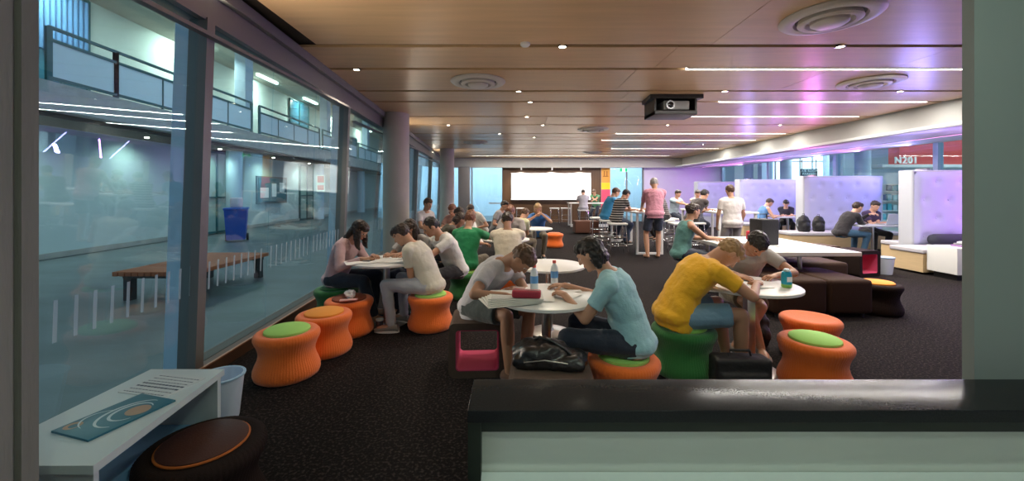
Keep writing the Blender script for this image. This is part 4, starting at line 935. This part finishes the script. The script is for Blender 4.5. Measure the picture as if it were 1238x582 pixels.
    if legs is not None:
        g = G(); R_ = R; torso_r = [(P+V((0, 0, -.11*s)), .125*w, .095), (P-V((0, 0, .02*s)), .160*w, .110), (P+sdir(.4)*.04*s, .135*w, .095)]
        g.rings([(c, R*a*s, V((0, 1, 0))*b*s) for c, a, b in torso_r], 24)
        for k in (-1, 1):
            if leg == 'long':
                g.capsule(hip[k], kn[k], .098*s, .068*s); g.capsule(kn[k], kn[k].lerp(an[k], .93), .068*s, .052*s)
            elif leg == 'shorts': g.capsule(hip[k], hip[k].lerp(kn[k], .82), .100*s, .088*s, round_=False); g.ellipsoid(hip[k], .10*s, .10*s, .10*s)
            elif leg == 'skirt': g.capsule(hip[k], hip[k].lerp(kn[k], .9), .105*s, .098*s, round_=False); g.ellipsoid(hip[k].lerp(hip[-k], .3), .10*s, .10*s, .10*s)
        if leg == 'skirt': g.capsule(P, (kn[-1]+kn[1])/2*.8+P*.2, .12*s, .10*s)
        o = g.build('trousers' if leg == 'long' else ('shorts' if leg == 'shorts' else 'skirt'), legs, t); remesh(o, vox, 3, .016*s, .09)
    if shoe is not None:
        for k in (-1, 1):
            fd = V((k*.18, 1, 0)).normalized(); X = V((fd.y, -fd.x, 0)); b = an[k]+V((0, 0, -.072))
            prof = [(-.075, .028, .045), (-.06, .040, .075), (-.01, .043, .085), (.05, .046, .066), (.11, .052, .050), (.16, .045, .040), (.185, .022, .026)]
            rr = []
            for y_, hw, hh in prof: rr.append((b+fd*y_*s+V((0, 0, hh/2)), X*hw*s, V((0, 0, hh/2))))
            sh_o = G().rings(rr, 18).build('shoe', shoe, t)
            G().rings([(b+V((0, 0, z_))+fd*.055*s, X*.053*s, fd*.135*s) for z_ in (-.004, .016)], 24).build('sole', M_white if shoe.name != 'cloth_sandal' else shoe, sh_o)
    # ---- hair
    if hair is not None:
        g = G()
        g.ellipsoid(hc-f*.020*s+u*.022*s, .083*s, .094*s, .098*s, X=r, Y=f, Z=u)
        if style != 'crop': g.ellipsoid(hc+f*.018*s+u*.062*s, .070*s, .078*s, .052*s, X=r, Y=f, Z=u)
        back = -f
        if style in ('long', 'bob', 'pony'):
            for k in (-1, 1): g.capsule(hc+r*(k*.060*s)-f*.02*s+u*.03*s, hc+r*(k*.066*s)-f*.022*s-u*(.07 if style == 'pony' else .10)*s, .034*s, .026*s)
        if style == 'bob': g.ellipsoid(hc-f*.045*s-u*.04*s, .085*s, .065*s, .085*s, X=r, Y=f, Z=u)
        if style == 'long':
            a = hc-f*.05*s; b = neck-sdir(1.1)*.10*s+V((0, -.075*s, 0)); m_ = (a+b)/2-f*.02*s+V((0, -.02*s, 0)); g.rings([(a+u*.05*s, r*.06*s, f*.04*s), (a-u*.03*s, r*.085*s, f*.06*s), (m_, r*.085*s, f*.05*s), (b, r*.07*s, f*.035*s), (b-sdir(1)*.07*s, r*.035*s, f*.02*s)], 18)
        if style == 'fall':   # long hair falling forward past the face
            for k in (-1, 1):
                a = hc+r*(k*.068*s)+u*.02*s; g.rings([(a, r*.03*s, f*.06*s), (a+V((k*.01, .0, -.10))*s, r*.03*s, f*.055*s), (a+V((k*.012, .01, -.22))*s, r*.022*s, f*.04*s)], 14)
            a = hc-f*.05*s; g.rings([(a+u*.05*s, r*.06*s, f*.04*s), (a-u*.06*s, r*.085*s, f*.05*s), (neck+V((0, -.06*s, -.02*s)), r*.08*s, f*.04*s)], 16)
        if style == 'pony':
            a = hc-f*.10*s+u*.02*s; g.capsule(hc-f*.08*s+u*.02*s, a-f*.03*s, .03*s, .03*s); g.capsule(a-f*.03*s, a-f*.05*s-V((0, 0, .18*s)), .034*s, .014*s)
        if style == 'bun': g.ellipsoid(hc-f*.10*s+u*.04*s, .042*s, .04*s, .04*s)
        o = g.build('hair', hair, t); remesh(o, max(.007, vox*.7), 1, .024*s, .024)
    return t
C_ = cloth
jeans = C_('dark_denim', (.018, .026, .045)); blackt = C_('black', (.014, .014, .016)); white_s = C_('white', (.72, .72, .70)); khaki = C_('khaki', (.16, .13, .08))
sn = C_('sneaker_grey', (.22, .21, .20)); sandal = C_('sandal', (.10, .05, .03)); dkshoe = C_('dark_shoe', (.02, .02, .02)); blueshoe = C_('blue_shoe', (.05, .25, .45))
def tb(k, dx, dy, z=.755): return (TB[k][0]+dx, TB[k][1]+dy, z)
# --- table by the glass
person('woman in a pale pink shirt and dark jeans writing, seated by the glass', (-2.08, 4.80), (-1.2, 4.62), .385, 24, 0, 38, 0, (tb('l', -.18, .10), tb('l', -.24, -.12)), ((-1.68, 4.92, .08), (-1.58, 4.66, .08)),
       C_('pale_pink', (.62, .42, .44)), 'long', jeans, 'long', 'mid', H_dark, 'fall', None, 1.0, .88, .009)
person('dark-haired woman in pale grey facing the viewer behind the glass-side table', (-1.22, 5.28), (-1.38, 4.3), .39, 20, 0, 40, 0, (tb('l', .14, .20), tb('l', -.06, .22)), None,
       C_('pale_grey', (.50, .50, .50)), 'short', jeans, 'long', 'mid', H_dark, 'fall', dkshoe, .97, .88, .010)
person('person in a cream shirt and pale grey trousers bent over, back to the room', (-.90, 4.48), (-1.50, 4.60), .385, 30, 0, 40, 0, (tb('l', .26, -.06), tb('l', .10, .18)), ((-1.28, 4.32, .08), (-1.24, 4.66, .08)),
       C_('cream', (.58, .56, .47)), 'short', C_('pale_trousers', (.42, .45, .50)), 'long', 'mid', H_dark, 'short', sn, 1.0, 1.0, .009)
person('man in a white short-sleeved shirt leaning on the glass-side table', (-.72, 5.20), (-1.6, 4.55), .42, 30, 0, 34, 10, (tb('l', .22, .14), tb('l', .10, .28)), None,
       white_s, 'short', blackt, 'long', 'mid', H_black, 'crop', dkshoe, 1.0, 1.05, .010)
# --- front centre table
person('person in a grey short-sleeved shirt with head bent, on the magenta cube', (-.30, 3.50), (.35, 3.10), .44, 42, 4, 66, -8, (tb('c', -.26, .04), tb('c', -.30, -.16)), ((.10, 3.38, .08), (-.02, 3.10, .12)),
       C_('cool_grey', (.42, .42, .45)), 'short', C_('charcoal_shorts', (.035, .05, .05)), 'shorts', 'tan', H_brown, 'short', sandal, 1.0, .98, .008, elbow=(1.0, .1, -.5))
person('dark-haired woman in a light blue shirt writing, seated nearest the counter', (.84, 2.80), (.24, 3.00), .385, 24, 0, 34, 6, (tb('c', .12, -.14), tb('c', .16, .16)), ((.42, 2.78, .08), (.46, 3.10, .08)),
       C_('light_blue', (.34, .60, .66)), 'short', jeans, 'long', 'mid', H_black, 'bob', dkshoe, 1.0, 1.0, .008)
# --- right table
person('man in a bright yellow shirt and light denim shorts hunched at the right table', (1.36, 3.40), (2.1, 3.40), .40, 38, 0, 62, 0, (tb('r', -.02, .16), tb('r', -.02, -.14)), ((1.86, 3.52, .08), (1.84, 3.26, .08)),
       C_('yellow', (.86, .46, .015)), 'short', C_('light_denim', (.16, .30, .42)), 'shorts', 'mid', H_fair, 'short', sn, 1.06, 1.22, .008, elbow=(.9, -.6, -.25))
person('person in a grey printed shirt with bowed dark head behind the right table', (2.30, 4.12), (2.22, 3.2), .42, 30, 0, 60, 0, (tb('r', .34, .18), tb('r', .02, .22)), ((2.06, 3.74, .08), (2.26, 3.68, .08)),
       C_('mid_grey', (.40, .39, .38)), 'short', khaki, 'shorts', 'mid', H_black, 'short', sn, 1.0, 1.05, .009, elbow=(1.0, .1, -.3))
person('woman in a teal top reaching to the right across the long white table', (2.62, 6.3), (3.6, 6.2), .46, 16, 0, 10, -12, ((3.16, 6.42, .76), (3.18, 6.20, .78)), None,
       C_('teal', (.12, .30, .28)), 'none', jeans, 'long', 'mid', H_dark, 'bun', dkshoe, 1.02, .95, .011)
person('person standing in a loose cream white shirt behind the long table, back turned', (4.40, 8.1), (4.5, 9.5), None, 6, 0, 12, 0, None, None,
       C_('warm_white', (.66, .62, .60)), 'short', C_('grey_trousers', (.30, .28, .28)), 'long', 'mid', H_brown, 'short', dkshoe, .98, 1.1, .012)
# --- middle crowd
person('person in a green shirt seated with back to the viewer, left of centre', (-.66, 5.78), (-.45, 7.0), .39, 18, 0, 25, 0, ((-.45, 6.25, .70), (-.18, 6.35, .755)), None,
       C_('green', (.012, .24, .09)), 'short', khaki, 'long', 'mid', H_red, 'short', dkshoe, 1.0, 1.05, .011)
person('broad person in cream seated with back to the viewer near the centre', (-.06, 5.58), (-.1, 7.0), .39, 16, 0, 30, 0, ((-.28, 6.35, .755), (.12, 6.40, .755)), None,
       C_('ivory', (.66, .60, .48)), 'short', khaki, 'long', 'tan', H_dark, 'short', dkshoe, 1.0, 1.1, .011)
person('person in a dark top and brown hair between the green shirt and the white shirt', (-1.18, 6.55), (-.2, 6.9), .42, 30, 0, 40, 0, ((-.75, 6.6, .70), (-.75, 6.8, .70)), None,
       C_('dark_olive', (.06, .05, .03)), 'short', jeans, 'long', 'mid', H_dark, 'bob', dkshoe, .98, .95, .012)
person('person in grey facing left in the crowd, arm on the table', (.02, 7.5), (-.15, 6.7), .42, 20, 0, 30, 0, (tb('m1', .15, .25), tb('m1', -.1, .25)), None,
       C_('stone_grey', (.34, .31, .30)), 'short', jeans, 'long', 'tan', H_red, 'short', dkshoe, 1.05, 1.0, .012)
person('person in white in the crowd behind the green shirt', (-.72, 7.9), (-1.35, 8.0), .42, 26, 0, 35, 0, (tb('m3', .25, .05), tb('m3', .25, -.1)), None,
       C_('soft_white', (.66, .65, .62)), 'short', khaki, 'long', 'mid', H_dark, 'short', dkshoe, 1.0, 1.0, .013)
person('person with auburn hair and a pale top at the back of the crowd', (-1.20, 8.75), (-1.35, 8.0), .42, 20, 0, 30, 0, (tb('m3', .1, .26), tb('m3', -.1, .26)), None,
       C_('dusty_rose', (.35, .20, .17)), 'short', jeans, 'long', 'mid', H_red, 'bob', dkshoe, 1.02, .95, .013)
person('person in white seated by the glass at the far left of the crowd', (-1.86, 8.45), (-1.3, 8.0), .50, 12, 0, 16, 0, (tb('m3', -.2, .15), tb('m3', -.25, 0)), None,
       C_('cloud_white', (.60, .58, .60)), 'short', jeans, 'long', 'mid', H_brown, 'short', dkshoe, 1.03, .95, .013)
person('dark-haired person in grey beyond the crowd, right of the white shirt', (-.42, 10.3), (.2, 10), .46, 22, 0, 20, 0, None, None,
       C_('pewter', (.25, .25, .26)), 'short', jeans, 'long', 'mid', H_black, 'short', dkshoe, 1.0, 1.0, .015)
person('person in pale grey bending in the back row of the crowd', (-.75, 10.0), (-1.4, 9.2), .46, 35, 0, 35, 0, None, None,
       C_('ash', (.55, .53, .50)), 'short', khaki, 'long', 'mid', H_dark, 'short', dkshoe, 1.0, 1.0, .015)
person('person in a blue shirt facing the viewer with hands raised to the chin', (.62, 9.6), (.50, 8.5), .42, 22, 0, 20, 0, ((.70, 9.22, .98), (.54, 9.18, .96)), None,
       C_('royal_blue', (.03, .13, .36)), 'short', khaki, 'long', 'mid', H_fair, 'bob', dkshoe, 1.0, 1.0, .012, elbow=(1.2, .6, -1), palm='hang')
person('person in pale yellow at the round table before the man in blue', (.06, 8.2), (.4, 8.6), .42, 30, 0, 35, 0, (tb('m2', -.2, .05), tb('m2', -.2, -.15)), None,
       C_('pale_lime', (.55, .55, .35)), 'short', khaki, 'long', 'mid', H_brown, 'short', dkshoe, .96, 1.0, .013)
# --- bar tables
person('person in pink shirt and dark shorts standing at the end of the bar table', (3.24, 9.22), (3.3, 10.5), None, 18, 6, 30, 8, ((3.12, 9.78, 1.06), (3.50, 9.82, 1.06)), ((3.08, 9.2, .075), (3.34, 9.25, .075)),
       C_('pink', (.62, .27, .34)), 'half', C_('navy_shorts', (.03, .04, .07)), 'shorts', 'mid', H_grey, 'short', None, 1.12, 1.05, .010)
person('person in a black and white striped shirt on the nearest bar stool', (2.52, 9.78), (3.2, 10.1), .765, 24, 0, 34, 0, ((3.02, 9.98, 1.06), (2.98, 10.16, 1.06)), ((2.78, 9.78, .30), (2.76, 9.98, .30)),
       stripe_mat('cloth_striped', (.015, .014, .016), (.55, .52, .50), .055, duty=.72), 'short', C_('denim_blue', (.06, .09, .15)), 'long', 'mid', H_black, 'short', dkshoe, 1.0, 1.0, .010)
person('person in a bright blue shirt behind the striped one at the bar', (2.50, 10.80), (3.2, 10.9), .765, 22, 0, 26, 0, ((3.0, 10.8, 1.06), (3.0, 11.0, 1.06)), ((2.78, 10.75, .30), (2.76, 10.98, .30)),
       C_('azure', (.03, .24, .48)), 'short', jeans, 'long', 'mid', H_brown, 'short', dkshoe, 1.05, 1.0, .012)
person('woman with dark hair in a striped top on the right side of the bar table', (4.04, 10.75), (3.3, 10.5), .765, 24, 0, 30, 0, ((3.58, 10.5, 1.06), (3.56, 10.75, 1.06)), ((3.80, 10.6, .30), (3.82, 10.85, .30)),
       stripe_mat('cloth_faint_stripe', (.30, .27, .26), (.10, .09, .09), .05), 'short', blackt, 'long', 'mid', H_dark, 'bob', dkshoe, 1.0, .92, .012)
person('person in pale blue seated at the far side of the right-hand bar tables', (4.95, 12.4), (5.3, 11.4), .74, 14, 0, 18, 0, ((5.1, 11.65, 1.06), (5.35, 11.65, 1.06)), ((4.95, 12.05, .30), (5.2, 12.05, .30)),
       C_('pale_blue', (.42, .52, .58)), 'short', jeans, 'long', 'mid', H_dark, 'short', dkshoe, .97, .95, .014)
person('person in peach seated at the far side of the right-hand bar tables', (5.65, 12.4), (5.4, 11.4), .74, 14, 0, 18, 0, ((5.4, 11.65, 1.06), (5.6, 11.65, 1.06)), ((5.5, 12.05, .30), (5.75, 12.05, .30)),
       C_('peach', (.60, .45, .42)), 'short', jeans, 'long', 'mid', H_dark, 'short', dkshoe, .97, .95, .014)
person('man in a black shirt leaning over the right-hand bar table', (4.42, 9.95), (5.4, 10.3), .765, 36, 0, 24, 0, ((4.92, 10.1, 1.06), (4.95, 10.35, 1.06)), ((4.66, 9.92, .30), (4.64, 10.15, .30)),
       C_('washed_black', (.035, .026, .025)), 'short', jeans, 'long', 'mid', H_black, 'short', dkshoe, 1.06, 1.1, .011)
person('person in a striped white shirt at the far bar table, back turned', (2.95, 16.75), (3.1, 17.8), .765, 22, 0, 35, 0, ((2.85, 17.4, 1.06), (3.15, 17.4, 1.06)), ((2.85, 17.1, .3), (3.1, 17.1, .3)),
       stripe_mat('cloth_fine_stripe', (.62, .60, .64), (.40, .38, .44), .04), 'short', C_('taupe', (.12, .08, .07)), 'long', 'mid', H_dark, 'short', dkshoe, 1.05, 1.05, .014)
person('person in a green shirt at the far bar table beside the banner', (3.9, 18.85), (3.4, 18.0), .765, 18, 0, 30, 0, ((3.55, 18.1, 1.06), (3.8, 18.05, 1.06)), None,
       C_('leaf_green', (.08, .26, .12)), 'short', jeans, 'long', 'mid', H_brown, 'short', dkshoe, 1.05, 1.0, .014)
person('person in black seated low before the far bar table', (3.15, 13.9), (3.7, 14.2), .46, 20, 0, 20, 0, None, None,
       blackt, 'none', blackt, 'long', 'mid', H_black, 'long', dkshoe, 1.1, .95, .014)
# --- booths
person('student in a blue vest working at the third booth table', (7.65, 12.5), (9, 12.5), .46, 22, 0, 34, 0, ((8.12, 12.6, .77), (8.12, 12.35, .77)), None,
       C_('vest_blue', (.10, .24, .50)), 'none', jeans, 'long', 'fair', H_dark, 'short', dkshoe, 1.05, .95, .013)
person('student in dark clothes opposite at the third booth table', (8.75, 12.95), (8.4, 12.4), .46, 24, 0, 34, 0, ((8.5, 12.6, .77), (8.7, 12.6, .77)), None,
       C_('night_blue', (.02, .02, .04)), 'short', blackt, 'long', 'fair', H_black, 'short', dkshoe, 1.0, 1.0, .014)
person('student in a black shirt and jeans leaning towards the laptop', (7.72, 9.50), (8.8, 9.45), .46, 34, 0, 20, 0, ((8.35, 9.45, .98), (8.30, 9.55, .77)), None,
       C_('jet_black', (.012, .010, .014)), 'long', C_('mid_denim', (.03, .09, .17)), 'long', 'fair', H_dark, 'short', dkshoe, 1.05, 1.05, .012)
person('student in dark purple behind the laptop in the second booth', (8.75, 9.98), (8.72, 9.3), .46, 18, 0, 24, 0, ((8.62, 9.62, .77), (8.86, 9.62, .77)), None,
       C_('dark_purple', (.05, .03, .09)), 'short', blackt, 'long', 'fair', H_dark, 'short', dkshoe, 1.0, .95, .013)
